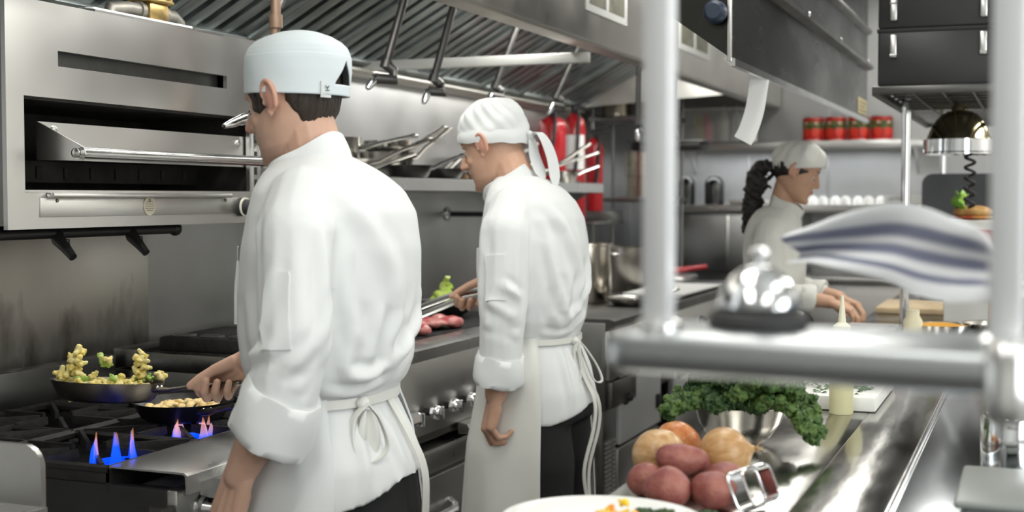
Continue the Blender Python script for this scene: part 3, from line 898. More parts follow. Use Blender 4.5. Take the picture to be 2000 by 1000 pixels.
def apron(parent, rings, deg0, deg1, z0, z1, ztop=None, off=.012, ph=0.0, mtl=None, corner=0.0):
    """wrap-around waist apron; hangs in shallow folds"""
    out, inn = [], []
    n, k = 90, 44
    for i in range(k + 1):
        f = i / k; z = z1 + (z0 - z1) * f; ro, ri = [], []
        for j in range(n + 1):
            u = j / n; a = deg0 + (deg1 - deg0) * u
            zz = z + corner * (1 - f) * 0
            o = off + .010 * f * (math.sin(7 * PI * u + ph) + .6 * math.sin(13 * PI * u + 2 * ph)) * min(1, f * 1.6) + .0035 * math.sin(31 * PI * u + ph) * max(0, 1 - f * 3.2)
            p = rings.pt(a, max(zz, rings.z[0]), o); q = rings.pt(a, max(zz, rings.z[0]), o - .004)
            p.z = zz; q.z = zz
            ro.append(p); ri.append(q)
        out.append(ro); inn.append(ri)
    return obj('apron', sheet_between(out, inn), mtl or CLOTHY, parent, angle=70)


def strap(parent, name, pts, wd, mtl, up=(0, 0, 1), th=.0016, label=None):
    """flat ribbon along a smooth line"""
    P_ = [Vector(p) for p in pts]; out = []
    for i in range(len(P_) - 1):
        p0, p1, p2, p3 = P_[max(i - 1, 0)], P_[i], P_[i + 1], P_[min(i + 2, len(P_) - 1)]
        for k in range(8):
            t = k / 8
            out.append(.5 * ((2 * p1) + (p2 - p0) * t + (2 * p0 - 5 * p1 + 4 * p2 - p3) * t * t + (3 * p1 - p0 - 3 * p2 + p3) * t ** 3))
    out.append(P_[-1])
    rings = []
    for i, p in enumerate(out):
        t = (out[min(i + 1, len(out) - 1)] - out[max(i - 1, 0)]).normalized()
        u = Vector(up); nrm = t.cross(u)
        if nrm.length < 1e-3: nrm = t.orthogonal()
        nrm.normalize(); s_ = nrm.cross(t).normalized()
        w2 = wd / 2 if not callable(wd) else wd(i / (len(out) - 1)) / 2
        rings.append([p + s_ * w2 + nrm * th, p - s_ * w2 + nrm * th, p - s_ * w2 - nrm * th, p + s_ * w2 - nrm * th])
    m = MB(); m.loft(rings)
    return obj(name, m, mtl, parent, label=label, angle=50)


def head_matrix(c, pitch, yaw=0.0):
    return Matrix.Translation(c) @ Matrix.Rotation(math.radians(yaw), 4, 'Z') @ Matrix.Rotation(-math.radians(pitch), 4, 'X')


def hair_shell(M, s, deg0, deg1, zlo, zhi, th, nz=16, n=60, wob=.004, seed=0.0, low=None):
    """hair lying on the skull between two angles; low(u) gives the hair line"""
    out, inn = [], []
    for i in range(nz + 1):
        f = i / nz; ro, ri = [], []
        for j in range(n + 1):
            u = j / n; a = math.radians(deg0 + (deg1 - deg0) * u)
            lo = low(u) if low else zlo
            z = lo + (zhi - lo) * f
            g = min(1, f * 5) ** .6 * min(1, min(u, 1 - u) * 14 + .1) ** .5
            e = th * g + wob * g * (math.sin(u * 97 + seed) * .35 + .4 * math.sin(u * 41 + 3 * f + seed) + .25 * math.sin(u * 173))
            ro.append(M @ head_pt(a, z, s, max(e, .0008))); ri.append(M @ head_pt(a, z, s, -.004))
        out.append(ro); inn.append(ri)
    return sheet_between(out, inn)
# ---------------------------------------------------------------- first cook, at the gas range
def first_cook():
    root = thing('person', 'cook in a pale blue pillbox cap shaking a frying pan at the gas range', 'person', (-1.301, 2.30, 0), PI / 2)
    M = head_matrix((0, .080, 1.570), 12, -5)
    b = MB()
    head_shape(b, M, 1.0, 1.02)
    b.cone((0, .040, 1.52), .054, (0, .012, 1.40), .060)
    b.cone((.0, .055, 1.50), .048, (0, .03, 1.42), .05)
    b.loft([superring(0, .0, z, a, d, 28) for z, a, d in ((.93, .11, .07), (1.05, .11, .075), (1.25, .14, .085), (1.36, .15, .07), (1.42, .06, .05))])
    # left arm hangs, forearm reaching forward and down
    SH, EL, WR = (-.150, -.035, 1.36), (-.243, -.062, 1.11), (-.238, .052, .872)
    b.cone(SH, .048, EL, .042); b.cone(EL, .046, (-.243, -.012, .985), .044); b.cone((-.243, -.012, .985), .044, WR, .029)
    hand(b, WR, (.03, .36, -.93), (.9, -.35, -.1), (.3, .87, .4), (34, 42, 30), (.8, .45, .25))
    # right arm reaches for the pan
    SR, ER, WRR = (.165, .01, 1.365), (.275, .085, 1.10), (.120, .256, 1.032)
    b.cone(SR, .048, ER, .042); b.cone(ER, .045, (.215, .16, 1.095), .042); b.cone((.215, .16, 1.095), .042, WRR, .029)
    hand(b, WRR, (.04, .22, -.97), (-.97, -.22, -.05), (-.12, .93, .33), (38, 88, 55), (.58, .74, .42), spread=.0, tbend=.2, fat=1.14, vary=(0, 2, 4, 6), palm=(-.02, .80, -.46))
    me = fuse(b, .0027, 5)
    skin_tint(me, M, 1.0, stub=(.47, .33, .27))
    body = obj('body', me, SKIN, root)
    eyes(root, M, 1.0)
    # hair: back of the head and a sideburn
    sh = hair_shell(M, 1, 196, 344, -.05, .075, .010, low=lambda u: -.082 + .070 * (abs(u - .5) * 2) ** 1.8 + .0012 * math.sin(u * 60))
    obj('hair', sh, HAIRD, root, angle=80)
    for a0, a1 in ((143, 172), (8, 37)):
        obj('sideburn', hair_shell(M, 1, a0, a1, -.012, .022, .004, n=24, low=lambda u: -.022 + .02 * abs(u - .5)), HAIRD, root, angle=80)
    # cap
    HM = Matrix.Translation((0, .069, 1.580)) @ Matrix.Rotation(math.radians(2), 4, 'X')
    prof = [(0, 1.0), (.02, 1.005), (.05, 1.02), (.072, 1.012), (.079, 1.002), (.0805, .990), (.0865, .975), (.097, .93), (.108, .82), (.118, .65), (.125, .42), (.128, .02)]
    n = 220; rows = 64; vs, fs, an = [], [], []
    hs = np.interp(np.linspace(0, 1, rows), np.linspace(0, 1, len(prof)), [q[0] for q in prof])
    ss = np.interp(np.linspace(0, 1, rows), np.linspace(0, 1, len(prof)), [q[1] for q in prof])
    for i in range(rows):
        for k in range(n):
            a = 2 * PI * k / n
            h_ = hs[i]; dk = k - round(268 / 360 * n)
            lim = max(1.5, 19 * (1 - max(0, h_ - .024) / .046)) if h_ < .07 else min(13.1, 1.5 + 11.6 * (h_ - .07) / .02)
            if abs(dk) <= 8: a = math.radians(268 + lim * dk / 8)
            elif abs(dk) <= 30: a = math.radians(268 + math.copysign(lim + (30 * 360 / n - lim) * (abs(dk) - 8) / 22, dk))
            an.append(math.degrees(a)); top = min(1, hs[i] / .1)
            wv = 1 + .010 * math.sin(3 * a + 1) * top + .006 * math.sin(7 * a + hs[i] * 50) * top
            z = hs[i] + (.004 * math.sin(a * 2 + .6) - .010 * math.sin(a) * 0) * top * min(1, ss[i] * 1.5) + .006 * math.cos(a) * top * ss[i]
            vs.append(HM @ Vector((.0885 * ss[i] * wv * math.cos(a), .1085 * ss[i] * wv * math.sin(a) - .003, z)))
    for i in range(rows - 1):
        for k in range(n):
            h = (hs[i] + hs[i + 1]) / 2; dk = k + .5 - round(268 / 360 * n)
            if .024 < h < .069 and abs(dk) < 8: continue
            fs.append((i * n + k, i * n + (k + 1) % n, (i + 1) * n + (k + 1) % n, (i + 1) * n + k))
    fs.append(tuple(range((rows - 1) * n, rows * n)))
    cp = MB().add(vs, fs).mesh('cap', True, 60)
    cp = evaluated(cp, [('SOLIDIFY', dict(thickness=.003, offset=-1))])
    cb = bvh_of(cp)
    cp.shade_smooth()
    obj('cap', cp, HATC, root)
    # woven size tag at the back of the cap with its small dark print
    tg = HM @ Vector((.0875 * math.cos(math.radians(238)), .110 * math.sin(math.radians(238)), .013))
    eu = Vector((.85, -.52, 0)) * .023
    t = patch(cb, tg - eu / 2 - Vector((0, 0, .013)), eu, (0, 0, .025), 6, 6, .0032)
    tag_o = obj('label_tag', t, CLOTH, root, label='small white woven tag')
    pm = MB()
    e1 = eu.normalized(); nrm = Vector((e1.y, -e1.x, 0)); up = Vector((0, 0, 1))
    c0 = tg + nrm * .0062
    pm.tube([c0 + e1 * .0035 * math.cos(q) + up * (.0035 * math.sin(q) + .003) for q in np.linspace(PI * .9, PI * 2.1, 9)], .0008, 6)
    pm.box(c0 - up * .001, (.0012, .0012, .006), (0, 0, math.atan2(e1.y, e1.x)))
    pm.box(c0 - up * .0055, (.0085, .0012, .0014), (0, 0, math.atan2(e1.y, e1.x)))
    obj('printed_mark', pm, BLACKM, tag_o)
    # jacket
    rg = Rings([(1.462, .022, .066, .064), (1.447, .014, .095, .085), (1.425, .004, .140, .105), (1.395, -.008, .180, .125), (1.35, -.016, .197, .144), (1.28, -.013, .204, .157), (1.20, -.008, .203, .161),
                (1.12, -.004, .200, .158), (1.06, -.004, .192, .151), (1.025, -.004, .184, .136), (1.003, .002, .170, .120), (.988, .002, .166, .115), (.965, -.002, .174, .124), (.92, -.010, .186, .138), (.875, -.016, .194, .150), (.840, -.02, .198, .156)])
    j = MB(); rg.loft(j, 44, .012)
    C0, C1 = Vector((-.243, -.046, 1.035)), Vector((-.243, -.020, .955))
    j.cone((-.135, -.028, 1.372), .070, (-.198, -.048, 1.31), .073)
    j.cone((-.198, -.048, 1.31), .073, (-.238, -.066, 1.13), .070); j.cone((-.238, -.066, 1.13), .070, C0, .066)
    j.tube([C0 + Vector((0, 0, .03)), C0, C1], [.063, .066, .067], 26)
    j.cone((.155, .0, 1.36), .070, (.22, .03, 1.27), .073); j.cone((.22, .03, 1.27), .073, ER, .066); j.cone(ER, .066, (.235, .135, 1.10), .060)
    jm = fuse(j, .0056, 3)
    t_ = rg.pt
    S = [([(-.245, -.12, 1.34), (-.255, -.115, 1.2), (-.26, -.11, 1.08)], .016, -.009), ([(-.19, -.11, 1.385), (-.17, -.15, 1.28), (-.19, -.15, 1.14)], .018, .010),
         ([(-.15, -.11, 1.40), (-.10, -.16, 1.32), (-.07, -.175, 1.20)], .020, .007), ([(-.21, .03, 1.36), (-.27, .02, 1.25), (-.30, .02, 1.15)], .018, .008),
         ([(-.30, -.05, 1.28), (-.31, -.02, 1.16), (-.29, .02, 1.06)], .016, .007), ([(-.31, -.07, 1.12), (-.27, .02, 1.09)], .012, .008), ([(-.30, -.09, 1.08), (-.25, -.115, 1.13), (-.20, -.12, 1.20)], .013, .009),
         ([(-.29, -.09, 1.04), (-.22, -.10, 1.10)], .011, .007), ([(-.245, .02, 1.36), (-.26, .045, 1.22)], .014, .007),
         ([t_(232, 1.14), t_(228, 1.07), t_(240, 1.02)], .016, .010), ([t_(250, 1.18), t_(243, 1.08), t_(250, 1.02)], .018, .009), ([t_(268, 1.16), t_(258, 1.07)], .018, .010),
         ([t_(222, 1.28), t_(226, 1.18), t_(236, 1.10)], .015, .008), ([t_(240, 1.34), t_(262, 1.24), t_(270, 1.12)], .022, .006), ([t_(285, 1.2), t_(272, 1.08), t_(262, 1.03)], .018, .009),
         ([t_(255, 1.06), t_(280, 1.10), t_(300, 1.15)], .016, .010), ([t_(225, 1.05), t_(245, 1.045), t_(262, 1.06)], .012, .010), ([t_(300, 1.2), t_(285, 1.1)], .02, .008),
         ([t_(210, 1.02), t_(235, 1.012), t_(262, 1.025)], .010, .007), ([t_(240, .98), t_(238, .90), t_(236, .85)], .012, .006), ([t_(262, .98), t_(268, .9), t_(270, .85)], .014, .007),
         ([t_(252, .975), t_(254, .90)], .010, .006), ([t_(160, 1.2), t_(165, 1.08)], .02, .008), ([t_(285, .97), t_(290, .88)], .013, .006)]
    folds(jm, S, .0022)
    v = get_v(jm)
    lo = v[:, 2] < .87          # the tail of the jacket: hem swings down towards the left hip
    ang = np.degrees(np.arctan2(v[:, 1], v[:, 0])) % 360
    v[lo, 2] -= np.clip((262 - ang[lo]) / 52, 0, 1) * .05 * np.clip((.87 - v[lo, 2]) / .03, 0, 1)
    set_v(jm, v)
    jk = obj('jacket', jm, CLOTH, root)
    jb = bvh_of(jm)
    rolled_cuff(C0 + Vector((0, 0, -.012)), (-.243, -.014, .942), .067, root, 2.2)
    rolled_cuff((.225, .147, 1.098), (.200, .176, 1.088), .056, root, .3)
    collar(root, (0, .028, 1.422), .068, .080, 31, .046)
    # pockets
    obj('sleeve_pocket', patch(jb, (-.325, -.022, 1.255), (.02, -.062, 0), (.004, -.012, -.14), 8, 14, .0012), CLOTH, root, angle=50)
    obj('chest_pocket', patch(jb, (-.155, .16, 1.262), (.085, .03, 0), (0, .01, -.125), 8, 12, .003, sag=.8), CLOTH, root, angle=50)
    # apron, string, bow
    ag = Rings([(.40, .010, .232, .190), (.70, .004, .214, .172), (.84, -.004, .196, .150), (.92, -.004, .186, .138), (.965, 0, .174, .124), (.990, .002, .166, .115), (1.01, .002, .166, .116)])
    apron(root, ag, -42, 217, .42, 1.004, ph=.7, mtl=CLOTH)
    ws = [ag.pt(a, .993, .008) for a in range(204, 320, 7)]
    strap(root, 'waist_string', ws, .018, CLOTHY)
    kn = ag.pt(247, .992, .016)
    k_ = MB(); k_.ball(kn, (.016, .013, .012)); obj('knot', k_, CLOTHY, root)
    o1 = Vector((-.35, -.8, 0)).normalized() * .012
    r_ = Vector((.80, -.55, 0)).normalized()
    strap(root, 'bow_loop', [kn + o1, kn + o1 - r_ * .030 + Vector((0, 0, -.03)), kn + o1 * 1.7 - r_ * .034 + Vector((0, 0, -.085)), kn + o1 * 2 - r_ * .005 + Vector((0, 0, -.108)), kn + o1 * 2 + r_ * .034 + Vector((0, 0, -.085)), kn + o1 * 1.7 + r_ * .020 + Vector((0, 0, -.03)), kn + o1], .016, CLOTHY, up=(.6, .8, .1))
    bl = MB()
    gu = [[kn + o1 * (1.0 + .5 * math.sin(PI * f)) + r_ * (-.024 + .046 * u) * (.35 + .65 * math.sin(PI * min(1, f * .75))) + Vector((0, 0, -.012 - .088 * f)) + o1 * .5 * math.sin(u * 9) for u in np.linspace(0, 1, 14)] for f in np.linspace(0, 1, 12)]
    gi = [[p - o1 * .25 for p in row] for row in gu]
    obj('bow_fold', sheet_between(gu, gi), CLOTHY, root, angle=70)
    for dx, ln in ((.055, .42), (.085, .40)):
        b0 = rg.pt(276, .985, .01)
        strap(root, 'apron_string', [b0, rg.pt(277, .92, .014) , rg.pt(278 + dx * 20, .85, .016), rg.pt(278 + dx * 60, .845, .014) + Vector((0, 0, -.08)), rg.pt(280 + dx * 60, .845, .004) + Vector((.01, .005, -.2)), rg.pt(277 + dx * 90, .845, -.004) + Vector((0, 0, -ln + .1))], .014, CLOTHY, up=(.8, -.5, .1))
    legs_and_shoes(root, .088, (.11, -.02))
    # two pens clipped in the chest pocket
    for k, (dx, col, nm) in enumerate(((0, STEELD, 'dark'), (.012, CHROMES, 'silver'))):
        p = thing('pen', ('dark pen clipped in the chest pocket of the cook at the range' if k == 0 else 'silver pen clipped beside the dark pen in the cook chest pocket'), 'pen', (0, 0, 0), 0, 'pens in the chest pocket')
        q = root.matrix_world
        base = Vector((-1.301, 2.30, 0)) + Matrix.Rotation(PI / 2, 3, 'Z') @ (Vector((-.128 + dx, .116 + dx * .6, 1.198)))
        p.location = base
        m = MB(); m.cyl((0, 0, 0), (0, 0, .088), .0042, n=10); m.cyl((0, 0, .088), (0, 0, .096), .003, n=10); obj('barrel', m, col, p)
        m = MB(); m.box((-.006, 0, .070), (.0016, .004, .035), bev=.0006); obj('clip', m, CHROME, p)
    return root


cook = first_cook()
# ---------------------------------------------------------------- second cook, at the charbroiler
def second_cook():
    root = thing('person', 'cook in a tied white headscarf turning meat with tongs at the charbroiler', 'person', (-1.371, 3.626, 0), PI / 2)
    M = head_matrix((0, .126, 1.528), 17, -6)
    b = MB()
    head_shape(b, M, 1.0, 1.03)
    b.cone((0, .085, 1.50), .056, (0, .030, 1.38), .062)
    b.cone((0, .105, 1.47), .046, (0, .06, 1.40), .048)
    b.loft([superring(0, cy, z, a, d, 28) for z, cy, a, d in ((.90, 0, .11, .07), (1.05, .005, .11, .075), (1.25, .015, .14, .08), (1.34, .02, .15, .07), (1.40, .028, .06, .05))])
    SH, EL, WR = (-.170, .010, 1.335), (-.236, -.004, 1.06), (-.232, .022, .832)
    b.cone(SH, .046, EL, .042); b.cone(EL, .046, (-.236, .008, .95), .043); b.cone((-.236, .008, .95), .043, WR, .030)
    hand(b, WR, (-.05, .22, -.97), (.55, -.80, -.15), (.82, .55, .05), (30, 48, 34), (.75, .45, .2), vary=(0, 6, 10, 16), s=1.07)
    SR, ER, WRR = (.17, .02, 1.335), (.262, .095, 1.10), (.128, .178, 1.128)
    b.cone(SR, .046, ER, .042); b.cone(ER, .045, (.215, .125, 1.11), .041); b.cone((.215, .125, 1.11), .041, WRR, .029)
    hand(b, WRR, (.02, .30, -.95), (-.96, -.25, -.05), (-.12, .93, .33), (36, 70, 45), (.58, .74, .42), spread=.0, tbend=.2, fat=1.14, vary=(0, 2, 4, 6), palm=(-.02, .74, -.50))
    me = fuse(b, .0028, 5)
    skin_tint(me, M, 1.0, base=(.60, .36, .25), stub=(.50, .33, .25))
    h = (np.c_[get_v(me), np.ones(len(me.vertices))] @ np.array(M.inverted()).T)[:, :3]
    ca = me.color_attributes['tint'].data           # close-cropped hair below the scarf
    for i, p in enumerate(h):
        if p[2] > -.045 - .25 * max(0, p[1]) and p[1] < -.012 and p[2] < .09 and abs(p[0]) < .078:
            f = min(1, (p[2] + .045) / .03) * min(1, (-.012 - p[1]) / .02) * .45 * (.75 + .5 * mnoise.noise(Vector(p) * 300))
            c = ca[i].color
            for k, t in enumerate((.20, .13, .10)): c[k] = c[k] * (1 - f) + t * f
            ca[i].color = c
    obj('body', me, SKIN, root)
    eyes(root, M, 1.0)
    # headscarf: wrinkled dome, flat band, knot and two tails
    HM = Matrix.Translation((0, .122, 1.540)) @ Matrix.Rotation(-math.radians(3), 4, 'X')
    n, rows = 90, 44; vs, fs = [], []
    for i in range(rows):
        t = i / (rows - 1)
        for k in range(n):
            a = 2 * PI * k / n
            ph = t * PI / 2
            r = math.cos(ph) ** .72
            wr = .0030 * math.sin(9 * a + 6 * t + 2 * math.sin(3 * a)) * math.sin(PI * min(1, t * 1.2)) + .004 * math.sin(4 * a - 9 * t + 1) + .004 * math.sin(15 * a + 20 * t) * t * (1 - t) * 3
            bulge = 1 + .06 * math.sin(PI * min(1, t * 1.4))
            vs.append(HM @ Vector(((.083 * bulge + wr) * r * math.cos(a), (.103 * bulge + wr) * r * math.sin(a) - .006 * t, .018 + .112 * math.sin(ph) + .4 * wr)))
    for i in range(rows - 1):
        for k in range(n): fs.append((i * n + k, i * n + (k + 1) % n, (i + 1) * n + (k + 1) % n, (i + 1) * n + k))
    fs.append(tuple(range((rows - 1) * n, rows * n)))
    dm = evaluated(MB().add(vs, fs).mesh('scarf', True, 80), [('SOLIDIFY', dict(thickness=.003, offset=-1))])
    dm.shade_smooth()
    scarf = obj('headscarf', dm, CLOTH, root)
    out, inn = [], []
    for i in range(7):
        f = i / 6; ro, ri = [], []
        for k in range(97):
            a = math.radians(-90 + 360 * k / 96)
            g = .004 + .003 * math.sin(PI * f)
            zz = -.004 + .034 * f + .006 * math.cos(a - PI / 2) * (1 - f) + .0015 * math.sin(9 * a)
            ro.append(HM @ Vector(((.083 + g) * math.cos(a), (.104 + g) * math.sin(a), zz))); ri.append(HM @ Vector(((.081) * math.cos(a), (.102) * math.sin(a), zz)))
        out.append(ro); inn.append(ri)
    obj('scarf_band', sheet_between(out, inn), CLOTH, root, angle=70)
    kp = HM @ Vector((0, -.114, .012))
    km = MB(); km.ball(kp, (.016, .013, .014)); km.ball(kp + Vector((-.012, -.004, .006)), (.012, .010, .009)); obj('scarf_knot', fuse(km, .003, 3), CLOTH, root)
    wf = lambda u: .010 + .030 * math.sin(PI * min(1, u * .62 + .06)) * (1 - max(0, u - .82) * 5.2)
    strap(root, 'scarf_tail', [kp, kp + Vector((-.012, -.030, .008)), kp + Vector((-.010, -.052, -.018)), kp + Vector((0, -.068, -.065)), kp + Vector((.002, -.076, -.115)), kp + Vector((0, -.078, -.150))], wf, CLOTH, up=(.86, -.45, 0), th=.0014)
    strap(root, 'scarf_tail', [kp, kp + Vector((0, -.008, -.02)), kp + Vector((.0, -.014, -.055)), kp + Vector((-.004, -.030, -.095)), kp + Vector((-.006, -.046, -.125))], wf, CLOTH, up=(.86, -.45, .25), th=.0014)
    # jacket
    rg = Rings([(1.44, .040, .064, .064), (1.425, .030, .095, .085), (1.40, .016, .140, .105), (1.365, .004, .178, .122), (1.32, -.004, .193, .136), (1.25, -.006, .200, .146), (1.17, -.008, .199, .150),
                (1.09, -.010, .192, .146), (1.03, -.012, .180, .136), (.992, -.010, .166, .122), (.970, -.010, .160, .116), (.945, -.012, .168, .126), (.89, -.018, .180, .142), (.83, -.024, .188, .153), (.785, -.026, .192, .158)])
    j = MB(); rg.loft(j, 44, .012)
    C0, C1 = Vector((-.236, .005, .955)), Vector((-.236, .012, .885))
    j.cone((-.135, .005, 1.345), .068, (-.198, .004, 1.28), .072)
    j.cone((-.198, .004, 1.28), .072, (-.234, -.002, 1.08), .066); j.cone((-.234, -.002, 1.08), .066, C0, .060)
    j.tube([C0 + Vector((0, 0, .03)), C0, C1], [.058, .060, .060], 26)
    j.cone((.155, .01, 1.335), .068, (.22, .04, 1.25), .071); j.cone((.22, .04, 1.25), .071, ER, .062); j.cone(ER, .062, (.235, .12, 1.105), .056)
    jm = fuse(j, .0058, 3)
    t_ = rg.pt
    S = [([(-.235, -.08, 1.32), (-.245, -.075, 1.2), (-.245, -.07, 1.05)], .014, -.008), ([(-.19, -.09, 1.36), (-.17, -.13, 1.27), (-.175, -.14, 1.14)], .018, .010),
         ([(-.14, -.10, 1.37), (-.09, -.15, 1.29), (-.06, -.16, 1.18)], .020, .008), ([(-.22, .05, 1.33), (-.26, .05, 1.22), (-.28, .05, 1.1)], .016, .007),
         ([(-.30, -.02, 1.15), (-.25, -.065, 1.10)], .012, .008), ([(-.295, .02, 1.10), (-.27, -.05, 1.05)], .012, .008), ([(-.29, .03, 1.04), (-.25, -.055, 1.00)], .012, .007), ([(-.25, .06, 1.2), (-.27, .05, 1.05)], .013, .006),
         ([t_(232, 1.12), t_(228, 1.05), t_(240, .99)], .016, .010), ([t_(250, 1.16), t_(243, 1.06), t_(250, .99)], .018, .009), ([t_(268, 1.16), t_(256, 1.05)], .018, .011), ([t_(222, 1.26), t_(228, 1.15), t_(240, 1.05)], .015, .009),
         ([t_(242, 1.32), t_(262, 1.2), t_(268, 1.1)], .022, .007), ([t_(286, 1.14), t_(264, 1.06), t_(248, 1.03)], .016, .012), ([t_(280, 1.05), t_(256, 1.0)], .014, .010), ([t_(290, 1.2), t_(275, 1.10)], .018, .009),
         ([t_(262, 1.3), t_(274, 1.2)], .016, .006), ([t_(210, 1.0), t_(235, .99), t_(262, 1.0)], .010, .006), ([t_(240, .96), t_(238, .88), t_(238, .8)], .012, .006), ([t_(262, .96), t_(268, .86), t_(272, .8)], .014, .007),
         ([t_(252, .955), t_(256, .86)], .010, .006), ([t_(283, .95), t_(288, .85)], .012, .006)]
    folds(jm, S, .0022)
    v = get_v(jm); lo = v[:, 2] < .82
    ang = np.degrees(np.arctan2(v[:, 1], v[:, 0])) % 360
    v[lo, 2] -= np.clip((265 - ang[lo]) / 50, 0, 1) * .045 * np.clip((.82 - v[lo, 2]) / .03, 0, 1)
    set_v(jm, v)
    obj('jacket', jm, CLOTH, root)
    jb = bvh_of(jm)
    rolled_cuff(C0 + Vector((0, 0, -.02)), (-.236, .014, .868), .060, root, 1.2)
    rolled_cuff((.222, .131, 1.108), (.196, .153, 1.112), .052, root, .3)
    collar(root, (0, .058, 1.390), .068, .078, 33, .048)
    obj('sleeve_pocket', patch(jb, (-.315, .040, 1.225), (.03, -.066, 0), (.004, -.004, -.125), 8, 14, .0012), CLOTH, root, angle=50)
    cpk = obj('chest_pocket', patch(jb, (-.150, .17, 1.235), (.08, .03, 0), (0, .005, -.12), 8, 12, .003, sag=.8), CLOTH, root, angle=50)
    ag = Rings([(.36, -.004, .232, .190), (.66, -.006, .214, .176), (.80, -.012, .194, .156), (.89, -.014, .182, .144), (.945, -.012, .168, .126), (.972, -.010, .160, .116), (.995, -.010, .164, .118)])
    apron(root, ag, -36, 207, .34, .985, ph=2.1, mtl=CLOTHY)
    strap(root, 'waist_string', [ag.pt(a, .972, .008) for a in range(200, 325, 7)], .016, CLOTHY)
    kn = ag.pt(263, .970, .014)
    k_ = MB(); k_.ball(kn, (.014, .012, .011)); obj('knot', k_, CLOTHY, root)
    o1 = Vector((-.25, -.9, 0)).normalized() * .012; r_ = Vector((.85, -.45, 0)).normalized()
    strap(root, 'bow_loop', [kn + o1, kn + o1 * 1.5 + r_ * .02 + Vector((0, 0, -.02)), kn + o1 * 3 + r_ * .048 + Vector((0, 0, -.075)), kn + o1 * 4.2 + r_ * .050 + Vector((0, 0, -.115)), kn + o1 * 3.5 + r_ * .028 + Vector((0, 0, -.112)), kn + o1 * 2 + r_ * .012 + Vector((0, 0, -.05)), kn + o1], .010, CLOTHY, up=(.7, .7, .1))
    strap(root, 'bow_loop', [kn + o1, kn + o1 - r_ * .016 + Vector((0, 0, -.03)), kn + o1 * 1.7 - r_ * .022 + Vector((0, 0, -.09)), kn + o1 * 2 - r_ * .006 + Vector((0, 0, -.105)), kn + o1 * 1.6 + Vector((0, 0, -.05)), kn + o1], .010, CLOTHY, up=(.6, .8, .1))
    for dx, ln in ((0, .50), (.018, .42)):
        b0 = kn + o1
        strap(root, 'apron_string', [b0, b0 + Vector((dx * .5, -.014, -.09)), rg.pt(266 + dx * 300, .80, .016), rg.pt(266 + dx * 300, .79, .012) + Vector((dx, 0, -.07)), rg.pt(263 + dx * 500, .79, .004) + Vector((-.012, .012, -.19)), rg.pt(266, .79, 0) + Vector((.01 + dx, .01, -.30)), rg.pt(266, .79, 0) + Vector((-.005 + dx, .012, -ln + .08))], .012, CLOTHY, up=(.85, -.45, .1))
    legs_and_shoes(root, .088, (.11, -.01))
    p = thing('pen', 'black pen in the breast pocket of the cook with the headscarf', 'pen')
    p.location = Vector((-1.371, 3.626, 0)) + Matrix.Rotation(PI / 2, 3, 'Z') @ Vector((-.118, .098, 1.165))
    m = MB(); m.cyl((0, 0, 0), (0, 0, .09), .0045, n=10); obj('barrel', m, BLACKR, p)
    m = MB(); m.box((-.006, 0, .072), (.0018, .004, .034), bev=.0006); obj('clip', m, CHROMES, p)
    # the tongs he holds
    tg = thing('tongs', 'long steel kitchen tongs held out over the charbroiler by the headscarf cook', 'tongs', (-1.371, 3.626, 0), PI / 2)
    for k, (e0, mid, e1, nm) in enumerate((((.098, .150, 1.106), (.100, .27, 1.090), (.098, .50, 1.008), 'upper'), ((.085, .150, 1.096), (.080, .27, 1.066), (.078, .50, .976), 'lower'))):
        m = MB()
        a, c, d = Vector(e0), Vector(mid), Vector(e1)
        m.tube([a, a.lerp(c, .5), c, c.lerp(d, .5), d, d + (d - c).normalized() * .03 + Vector((0, 0, .012 if k else -.012))], [.0065, .008, .010, .010, .011, .009], 10, flat=.5, up=(1, 0, .2))
        obj('arm', m, CHROMES if k == 0 else STEELH, tg)
    m = MB(); m.cyl((.075, .148, 1.101), (.108, .148, 1.101), .009, n=14); obj('hinge', m, BLACKR, tg)
    return root


second_cook()


